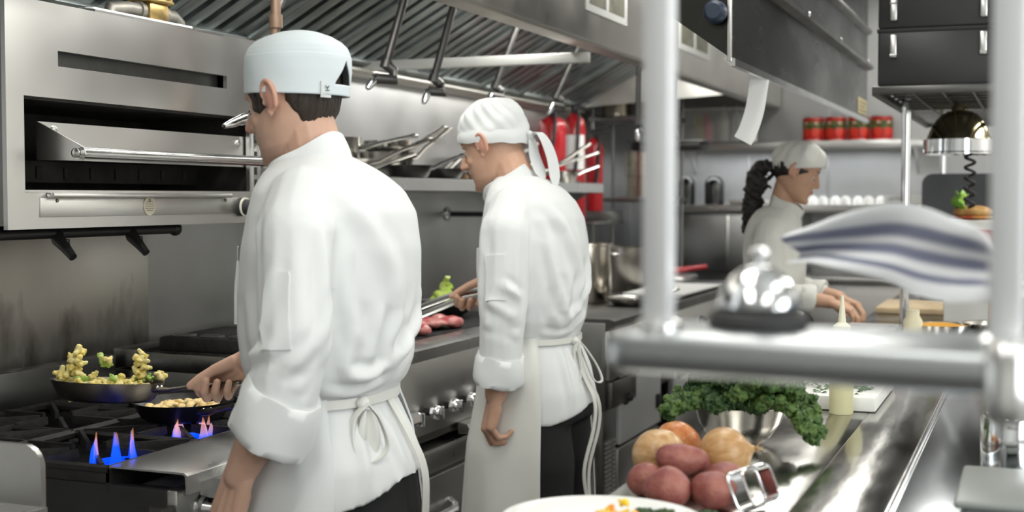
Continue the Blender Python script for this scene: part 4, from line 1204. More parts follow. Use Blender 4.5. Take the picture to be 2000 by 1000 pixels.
# ---------------------------------------------------------------- third cook, working at the pass
def third_cook():
    root = thing('person', 'woman cook with a dark ponytail under a white beanie, looking down at the far counter', 'person', (-.927, 5.22, 0), -PI / 2)
    s = .93
    M = head_matrix((0, .050, 1.478), 21, 8)
    b = MB()
    head_shape(b, M, s, .94, fem=True)
    b.cone((0, .015, 1.45), .043, (0, -.020, 1.31), .048)
    b.cone((0, .03, 1.42), .038, (0, 0, 1.36), .04)
    b.loft([superring(0, -.03, z, a, d, 24) for z, a, d in ((.88, .09, .06), (1.0, .09, .06), (1.18, .12, .07), (1.26, .13, .06), (1.32, .05, .045))])
    SR, ER, WR_ = (.145, -.03, 1.265), (.20, -.035, 1.03), (.13, .20, .985)
    for d in (1, -1):
        S_, E_, W_ = [Vector((q[0] * d, q[1], q[2])) for q in (SR, ER, WR_)]
        b.cone(S_ - Vector((.035 * d, 0, .02)), .030, E_, .034); b.cone(E_, .037, W_, .025)
        hand(b, W_, (-.25 * d, .9, -.35), (-.2 * d, -.3, -.93), (-.95 * d, -.2, .2), (30, 40, 30), s=.9)
    me = fuse(b, .0032, 4)
    skin_tint(me, M, s, base=(.56, .335, .225), ears=(.58, .29, .20), lip=(.42, .12, .11))
    obj('body', me, SKIN, root)
    eyes(root, M, s)
    hr = MB()
    n = 40
    rows = []
    sh = hair_shell(M, s, 146, 394, -.06, .018, .009, n=80, low=lambda u: interp([0, .10, .22, .5, .78, .9, 1], [.012, -.012, -.03, -.062, -.03, -.012, .012], u))
    obj('hair', sh, HAIRB, root, angle=80)
    rnd = random.Random(3)
    pt = MB()
    path = [(0, -.055, 1.500), (.0, -.092, 1.498), (.0, -.115, 1.455), (.0, -.120, 1.39), (.0, -.130, 1.32), (.005, -.142, 1.27)]
    rad = [.026, .036, .042, .040, .034, .016]
    for i in range(len(path) - 1): pt.cone(path[i], rad[i] * .8, path[i + 1], rad[i + 1] * .8)
    for q in range(46):
        u = rnd.random() * 4.7; i = int(u); f = u - i
        c = Vector(path[i]).lerp(Vector(path[i + 1]), f); r = rad[i] * (1 - f) + rad[i + 1] * f
        a0 = rnd.random() * 6.28; pts = []
        for k in range(12):
            a = a0 + k * .62; rr = r * (.75 + .25 * math.sin(k * 1.3 + q))
            pts.append(c + Vector((math.cos(a) * rr, math.sin(a) * rr, -.010 * k + .02)))
        pt.tube(pts, [.003] + [.0065] * 10 + [.002], 6)
    obj('ponytail', fuse(pt, .0042, 1), HAIRB, root, angle=80)
    tie = MB(); tie.lathe([(.020, -.006), (.027, -.006), (.027, .006), (.020, .006)], (0, -.070, 1.502), 20, (0, -1, .1), True); obj('hair_tie', tie, BLACKR, root)
    # beanie
    HM = Matrix.Translation((0, .060, 1.486)) @ Matrix.Rotation(math.radians(1), 4, 'X')
    nn, rws = 80, 40; vs, fs = [], []
    for i in range(rws):
        t = i / (rws - 1)
        for k in range(nn):
            a = 2 * PI * k / nn; ph = t * PI / 2
            r = math.cos(ph) ** .62
            wr = (.004 * math.sin(5 * a + 5 * t) + .003 * math.sin(11 * a - 8 * t)) * math.sin(PI * t)
            bl = 1 + .07 * math.sin(PI * min(1, t * 1.3))
            vs.append(HM @ Vector(((.083 * bl + wr) * r * math.cos(a), (.101 * bl + wr) * r * math.sin(a) - .004 * t, .004 + .104 * math.sin(ph) + wr)))
    for i in range(rws - 1):
        for k in range(nn): fs.append((i * nn + k, i * nn + (k + 1) % nn, (i + 1) * nn + (k + 1) % nn, (i + 1) * nn + k))
    fs.append(tuple(range((rws - 1) * nn, rws * nn)))
    bm_ = evaluated(MB().add(vs, fs).mesh('beanie', True, 80), [('SOLIDIFY', dict(thickness=.003, offset=-1))]); bm_.shade_smooth()
    obj('beanie', bm_, CLOTHY, root)
    # jacket
    rg = Rings([(1.345, -.022, .055, .055), (1.335, -.026, .08, .072), (1.31, -.032, .118, .088), (1.28, -.036, .148, .100), (1.23, -.038, .160, .112), (1.16, -.034, .162, .120), (1.08, -.032, .156, .116), (1.00, -.034, .146, .106), (.95, -.036, .148, .106), (.88, -.038, .165, .125), (.78, -.04, .175, .135), (.72, -.04, .176, .136)])
    j = MB(); rg.loft(j, 40, .014)
    for d in (1, -1):
        S_, E_, W_ = [Vector((q[0] * d, q[1], q[2])) for q in (SR, ER, WR_)]
        j.cone(S_ - Vector((.03 * d, 0, .012)), .060, S_.lerp(E_, .25), .060); j.cone(S_.lerp(E_, .25), .060, E_, .054); j.cone(E_, .054, E_.lerp(W_, .62), .044)
    jm = fuse(j, .007, 3)
    t_ = rg.pt
    folds(jm, [([(.19, -.09, 1.25), (.22, -.09, 1.12), (.24, -.07, 1.03)], .014, .007), ([(.12, -.13, 1.3), (.13, -.14, 1.15), (.14, -.13, 1.0)], .018, .009), ([(.22, .02, 1.22), (.24, .02, 1.08)], .012, .006),
               ([t_(300, 1.2), t_(310, 1.1), t_(320, 1.0)], .016, .008), ([t_(20, 1.25), t_(30, 1.12)], .016, .007), ([(.25, -.06, 1.1), (.22, .03, 1.06)], .012, .008)], .0022)
    obj('jacket', jm, CLOTHY, root)
    collar(root, (0, .004, 1.325), .056, .062, 26, .042, mtl=CLOTHY)
    for d in (1, -1): rolled_cuff((.166 * d, .093, 1.004), (.152 * d, .132, .996), .043, root, 1.0, CLOTHY)
    legs_and_shoes(root, .08, (.10, -.02), waist=.92)
    return root


third_cook()
# ================================================================ cooking line
# ---------------------------------------------------------------- gas range
rng = thing('gas_range', 'six-burner gas range with black grates and a stainless front ledge', 'gas range', (-2.05, 2.65, 0))
RX, RY0, RY1, RZ = -1.55, 2.18, 3.11, .835
m = MB(); m.span((-2.5, RY0, .10), (-1.60, RY0 + .03, .80), .003); m.span((-2.5, RY1 - .03, .10), (-1.60, RY1, .80), .003); m.span((-2.5, RY0, .10), (-2.44, RY1, .83)); m.span((-2.5, RY0, .10), (-1.62, RY1, .14)); obj('body', m, BLACKM, rng, world=True)
m = MB(); m.span((-1.63, RY0 + .002, .16), (-1.585, RY1 - .002, .70), .004); obj('oven_door', m, STEEL, rng, world=True)
m = MB(); m.tube([(-1.575, 2.30, .63), (-1.545, 2.30, .63), (-1.545, 3.0, .63), (-1.575, 3.0, .63)], .010, 12); obj('door_handle', m, CHROMES, rng, world=True)
m = MB(); m.span((-1.60, RY0, .70), (-1.575, RY1, .800), .004); obj('control_panel', m, STEEL, rng, world=True)
m = MB(); m.prism([(-1.735, RZ), (-1.735, RZ + .003), (-1.556, RZ + .003), (-1.547, RZ - .003), (-1.547, RZ - .040), (-1.551, RZ - .040), (-1.553, RZ - .004), (-1.56, RZ - .001)], RY0 - .004, RY1 + .004, 'xz'); obj('front_ledge', m, STEELH, rng, world=True)
m = MB(); m.prism([(-1.548, .812), (-1.520, .822), (-1.500, .822), (-1.490, .812), (-1.490, .796), (-1.500, .786), (-1.520, .782), (-1.548, .786)], RY0 + .04, RY1 + .005, 'xz'); m.span((-1.6, RY0 + .1, .79), (-1.53, RY0 + .14, .81)); m.span((-1.6, RY1 - .14, .79), (-1.53, RY1 - .1, .81)); obj('bull_nose_rail', m, CHROMES, rng, world=True)
kb0 = None
for k in range(6):
    y = 2.27 + k * .148
    if kb0 is None:
        kb = MB(); kb.lathe([(.002, 0), (.030, 0), (.032, .006), (.024, .010), (.024, .034), (.020, .038), (.002, .038)], (0, 0, 0), 26, (1, 0, 0)); kb.box((.042, 0, 0), (.012, .010, .040), bev=.003)
        kb0 = obj('control_knob', kb, CHROME, rng); kk = kb0
    else:
        kk = kb0.copy(); COL.objects.link(kk); kk.parent = rng
    kk.location = Vector((-1.575, y, .748)) - rng.location
m = MB(); m.span((-2.44, RY0 + .03, .70), (-1.735, RY1 - .03, .715)); obj('drip_tray', m, BLACKM, rng, world=True)
burn = []
g0 = None
for iy in range(3):
    for ix in range(2):
        cx, cy = -1.91 - ix * .35, RY0 + .155 + iy * .31
        burn.append((cx, cy))
        m = MB(); m.lathe([(.01, -.06), (.045, -.05), (.055, -.025), (.050, -.012), (.032, -.004), (.002, -.002)], (cx, cy, RZ - .035), 24); m.cyl((cx, cy, RZ - .12), (cx, cy, RZ - .09), .02, n=12); obj('burner_head', m, IRON, rng, world=True)
        if g0 is None:
            m = MB(); a, b_ = .168, .150
            for (x0, y0, x1, y1) in ((-a, -b_, a, -b_), (-a, b_, a, b_), (-a, -b_, -a, b_), (a, -b_, a, b_)): m.cyl((x0, y0, -.010), (x1, y1, -.010), .0095, n=6)
            for k in range(8):
                q = PI / 4 * k; ca, sa = math.cos(q), math.sin(q)
                L = min(a / max(abs(ca), 1e-3), b_ / max(abs(sa), 1e-3))
                p0, p1 = Vector((ca * .045, sa * .045, 0)), Vector((ca * L, sa * L, 0))
                n_ = Vector((-sa, ca, 0)) * .0065
                m.loft([[p0 + n_ + Vector((0, 0, -.016)), p0 - n_ + Vector((0, 0, -.016)), p0 - n_ * .7 + Vector((0, 0, .002)), p0 + n_ * .7 + Vector((0, 0, .002))], [p1 + n_ + Vector((0, 0, -.032)), p1 - n_ + Vector((0, 0, -.032)), p1 - n_ * .7 + Vector((0, 0, .002)), p1 + n_ * .7 + Vector((0, 0, .002))]])
            g0 = obj('burner_grate', m, IRON, rng); gg = g0
        else:
            gg = g0.copy(); COL.objects.link(gg); gg.parent = rng
        gg.location = Vector((cx, cy, RZ + .004)) - rng.location
m = MB(); m.span((-2.50, RY0, .80), (-2.45, RY1, .93), .004); obj('backguard', m, STEELD, rng, world=True)
m = MB(); m.span((-2.45, RY0, .800), (-1.735, RY0 + .022, RZ - .002), .003); m.span((-2.45, RY1 - .022, .800), (-1.735, RY1, RZ - .002), .003); m.span((-1.75, RY0, .78), (-1.735, RY1, RZ - .002), .003); obj('top_frame', m, IRON, rng, world=True)
# gas hose at the left end
t = thing('gas_hose', 'dark braided gas hose at the left end of the range', 'hose', (-1.62, 2.13, .60))
m = MB(); pts = [Vector((-1.60, 2.165, .74)) + Vector((-.09 * math.sin(q * 1.3), -.035 * math.sin(q * 2), -.30 * q)) for q in np.linspace(0, 1, 30)]
m.tube(pts, [.024 + .0025 * (i % 2) for i in range(30)], 14); obj('braid', m, mat('braided_hose', (.07, .07, .065), .5, .5), t, world=True)
m = MB(); m.tube([pts[0] + Vector((0, 0, .03)), pts[0], pts[0] - Vector((0, 0, .02))], [.026, .032, .032], 6); obj('fitting', m, PIPE, t, world=True)

# flames
def flame_mat(nm, tip):
    m = bpy.data.materials.new(nm); m.use_nodes = True; nt = m.node_tree; N, L = nt.nodes, nt.links
    N.clear(); out = N.new('ShaderNodeOutputMaterial'); mix = N.new('ShaderNodeMixShader'); tr = N.new('ShaderNodeBsdfTransparent'); em = N.new('ShaderNodeEmission')
    tc = N.new('ShaderNodeTexCoord'); sp = N.new('ShaderNodeSeparateXYZ'); L.new(tc.outputs['Generated'], sp.inputs[0])
    r = N.new('ShaderNodeValToRGB'); e = r.color_ramp.elements
    e[0].position = 0; e[0].color = (.0, .05, 1, 1); e[1].position = 1; e[1].color = (1, .40, .10, 1)
    q = e.new(tip); q.color = (.01, .10, 1, 1); q = e.new(tip + .17); q.color = (.35, .22, .55, 1)
    L.new(sp.outputs['Z'], r.inputs[0]); L.new(r.outputs[0], em.inputs[0]); em.inputs[1].default_value = 1.7
    mr = N.new('ShaderNodeMapRange'); mr.inputs['To Min'].default_value = .80; mr.inputs['To Max'].default_value = .10
    L.new(sp.outputs['Z'], mr.inputs[0]); L.new(mr.outputs[0], mix.inputs[0]); L.new(tr.outputs[0], mix.inputs[1]); L.new(em.outputs[0], mix.inputs[2]); L.new(mix.outputs[0], out.inputs[0])
    return m


FLAME, FLAME2 = flame_mat('gas_flame', .66), flame_mat('orange_gas_flame', .22)
fr_ = random.Random(5)
for (cx, cy, n, hh) in ((-1.80, 2.275, 12, .085), (-1.845, 2.62, 9, .055)):
    rows = []
    for i in range(9):
        f = i / 8; ro = []
        for k in range(72):
            a = 2 * PI * k / 72
            t_ = max(0, math.sin(a * n / 2 + .6 * math.sin(3 * a))) ** 1.5; h = hh * (.25 + .9 * t_ * (.7 + .5 * mnoise.noise(Vector((a * 2.3, cy * 9, 1)))))
            rr = .050 + .012 * math.sin(PI * f * .8) - .008 * f + .003 * math.sin(5 * a + 6 * f)
            ro.append(Vector((cx + rr * math.cos(a) * .8, cy + rr * math.sin(a), RZ - .030 + h * f)))
        rows.append(ro + [ro[0]])
    inn = [[Vector((cx + (p.x - cx) * .97, cy + (p.y - cy) * .97, p.z)) for p in row] for row in rows]
    obj('flame', sheet_between(rows, inn), FLAME if cy < 2.5 else FLAME2, rng, world=True)
    for k in range(2):
        a = 1.2 + k * 2.6; h = hh * .9; b0 = Vector((cx + .034 * math.cos(a), cy + .045 * math.sin(a), RZ - .030))
        m = MB(); m.tube([b0, b0 + Vector((.003, 0, h * .3)), b0 + Vector((-.002, .004, h * .7)), b0 + Vector((.002, .002, h * 1.1))], [.003, .006, .004, .001], 10); obj('flame', m, FLAME2, rng, world=True)

# ---------------------------------------------------------------- pans with food
pa = pan('frying_pan', 'steel frying pan held over the front burner, tossing pale vegetables', (-1.885, 2.360, .938), .108, .040, 0, .19, mat('burnt_pan_steel', (.17, .15, .125), .38, 1, var=.3, vs=14, rvar=.08), .14, cat='frying pan', hr=.0105, flare=1.12)
pa.rotation_euler = (math.radians(-5), math.radians(1.5), math.radians(8))
pb = pan('frying_pan', 'black frying pan on the middle burner, full of browned pieces', (-1.93, 2.70, RZ + .008), .105, .042, -.5, .16, DARKP, .2, cat='frying pan')
VEG = mat('cooked_cauliflower', (.78, .62, .16), .55, col2=(.85, .76, .36), vs=40, bump=.3, bs=120, sss=.05)
VEG2 = mat('cooked_celery', (.30, .50, .09), .45, col2=(.55, .66, .22), vs=30, bump=.15, bs=90, sss=.05)
BROWN = mat('browned_pieces', (.80, .56, .22), .5, col2=(.88, .74, .42), vs=35, bump=.25, bs=90, sss=.04)
ORAN = mat('carrot_pieces', (.85, .33, .05), .45, var=.1, vs=30)


def lump(seed, s, n=5, knob=.5, voxel=.003):
    r = random.Random(seed); m = MB(); p = Vector((0, 0, 0))
    m.cone((0, 0, -s * .5), s * .20, (0, 0, s * .15), s * .30)
    for k in range(n):
        p = Vector((r.uniform(-.8, .8), r.uniform(-.6, .6), r.uniform(-.1, 1.0))) * s * .62
        m.ball(p, s * (.16 + knob * .3 * r.random()), 10, 7)
    me = fuse(m, .0022, 1); v = get_v(me); n_ = get_n(me)
    for i, p_ in enumerate(v):
        q = Vector(p_) * 150; h = .0022 * mnoise.noise(q + Vector((seed * 3, 0, 0))) + .0012 * mnoise.noise(q * 2.3); v[i] += n_[i] * h
    set_v(me, v); return me


lumps = [lump(s, .024, 9) for s in range(4)]
stalk = []
for s in range(3):
    r = random.Random(40 + s); m = MB(); m.tube([(0, 0, 0), (.010, .002, .002), (.020, -.001, .006), (.028, 0, .013)], [.004, .0065, .006, .002], 10, flat=.55)
    for k in range(4): m.ball((r.uniform(.012, .03), r.uniform(-.009, .009), r.uniform(.002, .016)), (.006, .005, .0025), 8, 6, Matrix.Rotation(r.uniform(-1, 1), 3, 'X'))
    stalk.append(fuse(m, .002, 1))
vr = random.Random(21)
pieces = []
cpx = Vector((-1.885, 2.360, .965))
for k in range(46):      # heap lying in the pan
    a = vr.uniform(0, 2 * PI); q = vr.uniform(0, .085)
    pieces.append((cpx + Vector((math.cos(a) * q, math.sin(a) * q, vr.uniform(-.012, .014))), k % 4 == 1))
air = [(-.075, -.005, .040, 0), (-.068, .0, .060, 0), (-.060, -.003, .082, 0), (-.055, .005, .052, 0), (-.092, .0, .035, 0), (-.082, .0, .022, 0), (-.058, .0, .030, 0), (-.030, .0, .030, 0), (-.020, .003, .048, 1), (-.036, .0, .020, 1), (-.004, .0, .062, 0), (.0, .0, .046, 1),
       (.052, .0, .034, 0), (.062, -.003, .060, 0), (.070, .0, .044, 0), (.058, .004, .075, 0), (.082, .0, .030, 1), (.092, .0, .028, 0), (.046, .0, .020, 1), (.075, .0, .018, 1), (-.072, .004, .070, 0), (.066, .004, .022, 1)]
for (u, v_, z, g) in air: pieces.append((cpx + Vector((u * 1.05 + .010, v_ + u * .45, z)), bool(g)))
for k, (p, green) in enumerate(pieces):
    me = stalk[k % 3] if green else lumps[k % 4]
    if not me.materials: me.materials.append(VEG2 if green else VEG)
    o = bpy.data.objects.new('vegetable_piece', me); COL.objects.link(o); o.location = p
    o.rotation_euler = (vr.uniform(0, 6), vr.uniform(0, 6), vr.uniform(0, 6)); s_ = vr.uniform(.7, 1.25) * (.9 if k < 46 else 1.0); o.scale = (s_, s_, s_)
    lab = 'green celery piece tossed in the held frying pan' if green else ('pale yellow cauliflower piece lying in the held frying pan' if k < 46 else 'pale yellow cauliflower piece flung up above the held pan')
    finish(o, lab, 'vegetable', 'green pieces in the held pan' if green else ('pale pieces in the held pan' if k < 46 else 'pale pieces flung up'))
brs = []
for s in range(3):
    m = MB(); m.tube([(-.016, 0, 0), (-.006, .004, .004), (.006, .004, .004), (.016, -.002, 0)], [.006, .0095, .009, .006], 10, flat=.75); m.ball((0, .002, .003), (.010, .008, .008)); me = fuse(m, .0028, 2); me.materials.append(BROWN); brs.append(me)
for k in range(46):
    a = vr.uniform(0, 2 * PI); q = math.sqrt(vr.random()) * .088
    o = bpy.data.objects.new('browned_piece', brs[k % 3]); COL.objects.link(o)
    o.location = Vector((-1.93, 2.70, RZ + .030 + vr.uniform(0, .020) * (1 - q / .1))) + Vector((math.cos(a) * q, math.sin(a) * q, 0)); o.rotation_euler = (vr.uniform(-.5, .5), vr.uniform(-.5, .5), vr.uniform(0, 6))
    finish(o, 'golden browned piece in the black frying pan on the burner', 'food', 'browned pieces in the black pan')

# ---------------------------------------------------------------- charbroiler on its refrigerated base
cb = thing('charbroiler', 'stainless charbroiler with a black grill and a row of chrome knobs', 'charbroiler', (-2.1, 3.95, .62))
CX, CY0, CY1 = -1.70, 3.135, 4.80
m = MB(); m.span((-2.48, CY0, .64), (-1.715, CY1, .885), .004); obj('body', m, STEELD, cb, world=True)
m = MB(); m.span((-1.715, CY0, .668), (-1.70, CY1, .895), .003); obj('front_panel', m, STEEL, cb, world=True)
m = MB(); m.prism([(-1.80, .930), (-1.80, .934), (-1.705, .934), (-1.688, .928), (-1.688, .895), (-1.70, .893), (-1.70, .926), (-1.72, .930)], CY0, CY1, 'xz'); obj('front_ledge', m, STEELH, cb, world=True)
m = MB()
ny = 84
for k in range(ny):
    y = CY0 + .04 + (CY1 - CY0 - .08) * k / (ny - 1); m.box((-2.09, y, .930), (.58, .009, .014), bev=.002)
for x in (-2.36, -2.20, -2.05, -1.90, -1.815): m.box((x, (CY0 + CY1) / 2, .922), (.014, CY1 - CY0 - .04, .012), bev=.002)
obj('grill_grate', m, IRON, cb, world=True)
m = MB(); m.span((-2.42, CY0 + .01, .893), (-1.80, CY1 - .01, .900)); obj('ember_bed', m, CAVITY, cb, world=True)
m = MB(); m.span((-2.48, CY0, .89), (-2.40, CY1, .945), .004); m.span((-2.40, CY0, .885), (-1.80, CY0 + .016, .936), .002); obj('splash_guard', m, STEELD, cb, world=True)
m = MB(); m.box((-2.19, CY0 + .22, .957), (.34, .34, .042), bev=.008); gb = obj('grill_press', m, IRON, cb, world=True)
for k in range(3): m = MB(); m.box((-2.29 + k * .095, CY0 + .08, .981), (.065, .03, .010), bev=.003); obj('press_rib', m, STEELD, gb, world=True)
kb1 = None
for k in range(10):
    y = 3.452 + k * .136
    if kb1 is None:
        kb = MB(); kb.cyl((-.002, 0, 0), (.030, 0, 0), .011, n=12); kb.cur = 1; kb.lathe([(.002, .024), (.021, .024), (.023, .030), (.023, .044), (.019, .052), (.002, .053)], (0, 0, 0), 8, (1, 0, 0)); kb.box((.056, 0, 0), (.014, .009, .040), bev=.002)
        kb1 = obj('control_knob', kb, [BLACKR, CHROME], cb); kk = kb1
    else:
        kk = kb1.copy(); COL.objects.link(kk); kk.parent = cb
    kk.location = Vector((-1.70, y, .738)) - cb.location
for y0, y1 in ((3.16, 3.40), (3.83, 4.10)):
    m = MB(); m.prism([(-1.70, .668), (-1.70, .630), (-1.665, .634), (-1.66, .648), (-1.668, .662)], y0, y1, 'xz'); obj('crumb_tray', m, STEELH, cb, world=True)

base = thing('refrigerated_base', 'low stainless refrigerated drawer base under the charbroiler', 'refrigerated base', (-2.1, 3.95, 0))
m = MB(); m.span((-2.48, CY0, .12), (-1.715, CY1, .585), .004); m.span((-2.42, CY0 + .05, 0), (-1.80, CY1 - .05, .12)); obj('body', m, STEELD, base, world=True)
m = MB(); m.span((-2.48, CY0, .585), (-1.70, CY1, .615), .004); m.span((-1.715, CY0, .545), (-1.695, CY1, .612), .004); obj('top_rail', m, STEELH, base, world=True)
m = MB(); m.span((-2.4, CY0 + .05, .61), (-1.9, CY1 - .05, .639)); obj('plinth', m, BLACKM, base, world=True)
for k in range(2):
    for z0, z1 in ((.345, .535), (.135, .33)):
        y0 = CY0 + .02 + k * .825; y1 = y0 + .80
        m = MB(); m.span((-1.715, y0, z0), (-1.69, y1, z1), .004); dr = obj('drawer', m, STEEL, base, world=True)
        zc = z0 + (z1 - z0) * .45; ym = (y0 + y1) / 2
        m = MB(); m.tube([(-1.692, ym - .19, zc + .012), (-1.668, ym - .185, zc), (-1.655, ym - .15, zc - .006), (-1.655, ym + .15, zc - .006), (-1.668, ym + .185, zc), (-1.692, ym + .19, zc + .012)], .013, 10, flat=.6); obj('drawer_handle', m, CHROMES, dr, world=True)

# meat, greens and bowl on the grill
MEAT = mat('raw_beef', (.62, .08, .09), .38, col2=(.78, .36, .32), vs=28, bump=.12, bs=60, sss=.05, coat=.2)
def steak(label, c, sx, sy, seed):
    r = random.Random(seed); m = MB()
    for k in range(9): m.ball((r.uniform(-.7, .7) * sx, r.uniform(-.7, .7) * sy, r.uniform(.008, .016)), (sx * r.uniform(.32, .5), sy * r.uniform(.3, .5), .014 + .006 * r.random()), 14, 8)
    m.ball((0, 0, .012), (sx * .75, sy * .75, .014)); me = fuse(m, .004, 4); v = get_v(me); v[:, 2] -= v[:, 2].min()
    for i, p in enumerate(v): v[i, 2] += .004 * mnoise.noise(Vector((p[0] * 50, p[1] * 50, seed))) * (v[i, 2] > .008)
    set_v(me, v); o = obj('steak', me, MEAT, None, label, 'steak'); o.location = c; return o


steak('larger raw red steak on the grill between the two cooks', (-1.885, 4.04, .938), .075, .115, 2)
steak('raw steak half hidden at the back of the pillbox cook, under the tongs', (-1.875, 3.81, .938), .065, .065, 5)
bw = thing('salad_bowl', 'dark bowl of celery sticks on the charbroiler beside the tongs', 'bowl', (-2.03, 4.46, .938))
m = MB(); m.lathe([(.002, 0), (.055, 0), (.085, .02), (.112, .062), (.115, .066), (.109, .065), (.08, .024), (.05, .006), (.002, .006)], (0, 0, 0), 36); obj('bowl', m, DARKP, bw)
CEL = mat('celery_green', (.42, .60, .07), .4, col2=(.62, .74, .20), vs=14, bump=.2, bs=50, stretch=(1, 1, .4), sss=.08)
cr = random.Random(8)
for k in range(34):
    a = cr.uniform(0, 2 * PI); q = cr.uniform(0, .06); L = cr.uniform(.035, .07)
    d = Vector((math.cos(a) * .7, math.sin(a) * .7, cr.uniform(-.7, 1.0))).normalized()
    p = Vector((-2.03 + .5 * q * math.cos(a + 1), 4.46 + q * math.sin(a + 1), .992 + cr.uniform(0, .075) * (1 - q / .075)))
    m = MB(); n_ = d.orthogonal().normalized(); b_ = d.cross(n_)
    m.loft([[d * (L * (f - .5)) + (n_ * math.cos(t_) * .016 + b_ * (math.sin(t_) * .010 + .006 * math.cos(t_) ** 2)) * (1 - .35 * f) for t_ in np.linspace(0, 2 * PI, 13)[:-1]] for f in (0, .3, .6, 1)])
    o = obj('celery_stick', m, CEL, None, 'bright green celery stick piled in the dark bowl', 'celery', 'celery sticks in the dark bowl'); o.location = p

# ---------------------------------------------------------------- second range, further along, with pots
r2 = thing('flat_top_range', 'further stainless range with stock pots, right of the headscarf cook', 'range', (-2.0, 5.9, 0))
QY0, QY1 = 4.83, 7.30
m = MB(); m.span((-2.5, QY0, .56), (-1.53, QY1, .90), .004); obj('body', m, STEELD, r2, world=True)
m = MB(); m.prism([(-2.5, .90), (-2.5, .915), (-1.515, .915), (-1.495, .908), (-1.495, .872), (-1.53, .872), (-1.53, .90)], QY0, QY1, 'xz'); obj('cooking_top', m, mat('sooty_top', (.10, .095, .09), .4, .8, var=.4, vs=6), r2, world=True)
m = MB(); m.span((-1.53, QY0, .68), (-1.512, QY1, .868), .003); obj('front_panel', m, STEEL, r2, world=True)
m = MB(); m.span((-1.53, QY0 + .02, .57), (-1.508, QY0 + .35, .67), .003)
obj('badge_panel', m, STEELD, r2, world=True)
for y in (4.98, 5.16, 5.9, 6.3):
    kb = MB(); kb.lathe([(.002, 0), (.036, 0), (.036, .01), (.026, .014), (.024, .03), (.002, .032)], (-1.512, y, .770), 24, (1, 0, 0)); kb.cur = 1; kb.lathe([(.030, .008), (.038, .008), (.038, .014), (.030, .014)], (-1.512, y, .770), 24, (1, 0, 0), True); obj('control_knob', kb, [BLACKR, CHROME], r2, world=True)
m = MB(); m.span((-2.5, QY0, 0), (-1.56, QY1, .10)); obj('plinth', m, BLACKM, r2, world=True)
# louvred panel and bright oven doors below
m = MB(); m.span((-1.56, QY0, .10), (-1.54, QY0 + .17, .56), .003); lp = obj('louvre_panel', m, STEELD, r2, world=True)
m = MB()
for k in range(16): m.box((-1.536, QY0 + .06, .16 + k * .018), (.008, .07, .007), bev=.002); m.box((-1.536, QY0 + .135, .16 + k * .018), (.008, .03, .007), bev=.002)
obj('louvre_slats', m, STEELH, lp, world=True)
for y0 in (QY0, QY1 - .02):
    m = MB(); m.span((-2.5, y0, .10), (-1.56, y0 + .02, .56)); obj('side_panel', m, STEELD, r2, world=True)
for k in range(2):
    y0 = QY0 + .19 + k * .84
    m = MB(); m.span((-1.56, y0, .40), (-1.525, y0 + .60, .68), .006); dd = obj('oven_door', m, ALUM, r2, world=True)
    m = MB(); m.span((-1.56, y0, .12), (-1.535, y0 + .60, .385), .006); obj('lower_door', m, STEEL, r2, world=True)
    m = MB(); m.prism([(-1.525, .715), (-1.445, .715), (-1.440, .70), (-1.455, .690), (-1.525, .690)], y0 - .02, y0 + .62, 'xz'); obj('door_handle', m, CHROMES, dd, world=True)
    m = MB(); m.box((-1.52, y0 + .05, .58), (.02, .03, .05), bev=.006); m.ball((-1.505, y0 + .05, .585), .018); obj('latch', m, BLACKR, dd, world=True)
    m = MB(); m.box((-1.52, y0 + .54, .50), (.02, .05, .06), bev=.006); obj('latch', m, BLACKR, dd, world=True)


def stock_pot(label, c, r, h, mtl, lid=False, n=36):
    t = thing('stock_pot', label, 'stock pot', c)
    m = MB(); m.lathe([(.002, 0), (r * .96, 0), (r, .008), (r, h - .012), (r + .005, h - .008), (r + .005, h), (r - .003, h), (r - .003, .012), (.002, .008)], (0, 0, 0), n); obj('pot_body', m, mtl, t)
    for a in (.6, .6 + PI):
        d = Vector((math.cos(a), math.sin(a), 0)); s_ = Vector((-d.y, d.x, 0)); e = d * r + Vector((0, 0, h * .8))
        m = MB(); m.tube([e + s_ * .04, e + s_ * .04 + d * .03, e - s_ * .04 + d * .03, e - s_ * .04], .006, 8); obj('loop_handle', m, STEELH, t)
    return t


stock_pot('tall bright stock pot right behind the headscarf cook', (-1.86, 5.58, .916), .115, .262, mat('bright_pot_steel', (.62, .57, .50), .2, 1, var=.12, vs=8))
stock_pot('wide darker stock pot right of the tall one', (-1.98, 6.42, .916), .150, .215, mat('dark_pot_steel', (.33, .31, .28), .3, 1, var=.2, vs=8))
pan('frying_pan', 'empty frying pan at the front edge of the further range', (-1.622, 5.50, .917), .092, .030, .9, .13, SMOOTHST, .3)
m = MB(); m.prism([(-1.80, .917), (-1.53, .917), (-1.51, .928), (-1.51, .934), (-1.80, .934)], 5.95, 6.75, 'xz'); obj('sheet_tray', m, PLASW, world=True, label='white sheet tray at the edge of the further range', cat='tray')
m = MB(); m.span((-2.1, 6.9, .916), (-1.75, 7.22, .955), .01); obj('roasting_tray', m, STEELH, world=True, label='steel roasting tray at the far end of the further range', cat='tray')
t = thing('ladle', 'red-handled ladle lying by the roasting tray', 'ladle', (-1.90, 7.05, .956))
m = MB(); m.cyl((0, 0, .02), (.22, .08, .045), .014, n=10); m.cyl((.05, -.05, .02), (.20, -.02, .045), .013, n=10); obj('handle', m, RED, t)
m = MB(); m.lathe([(.002, 0), (.03, .004), (.045, .025), (.042, .025), (.028, .007), (.002, .004)], (-.05, -.01, 0), 20); obj('cup', m, STEELH, t)

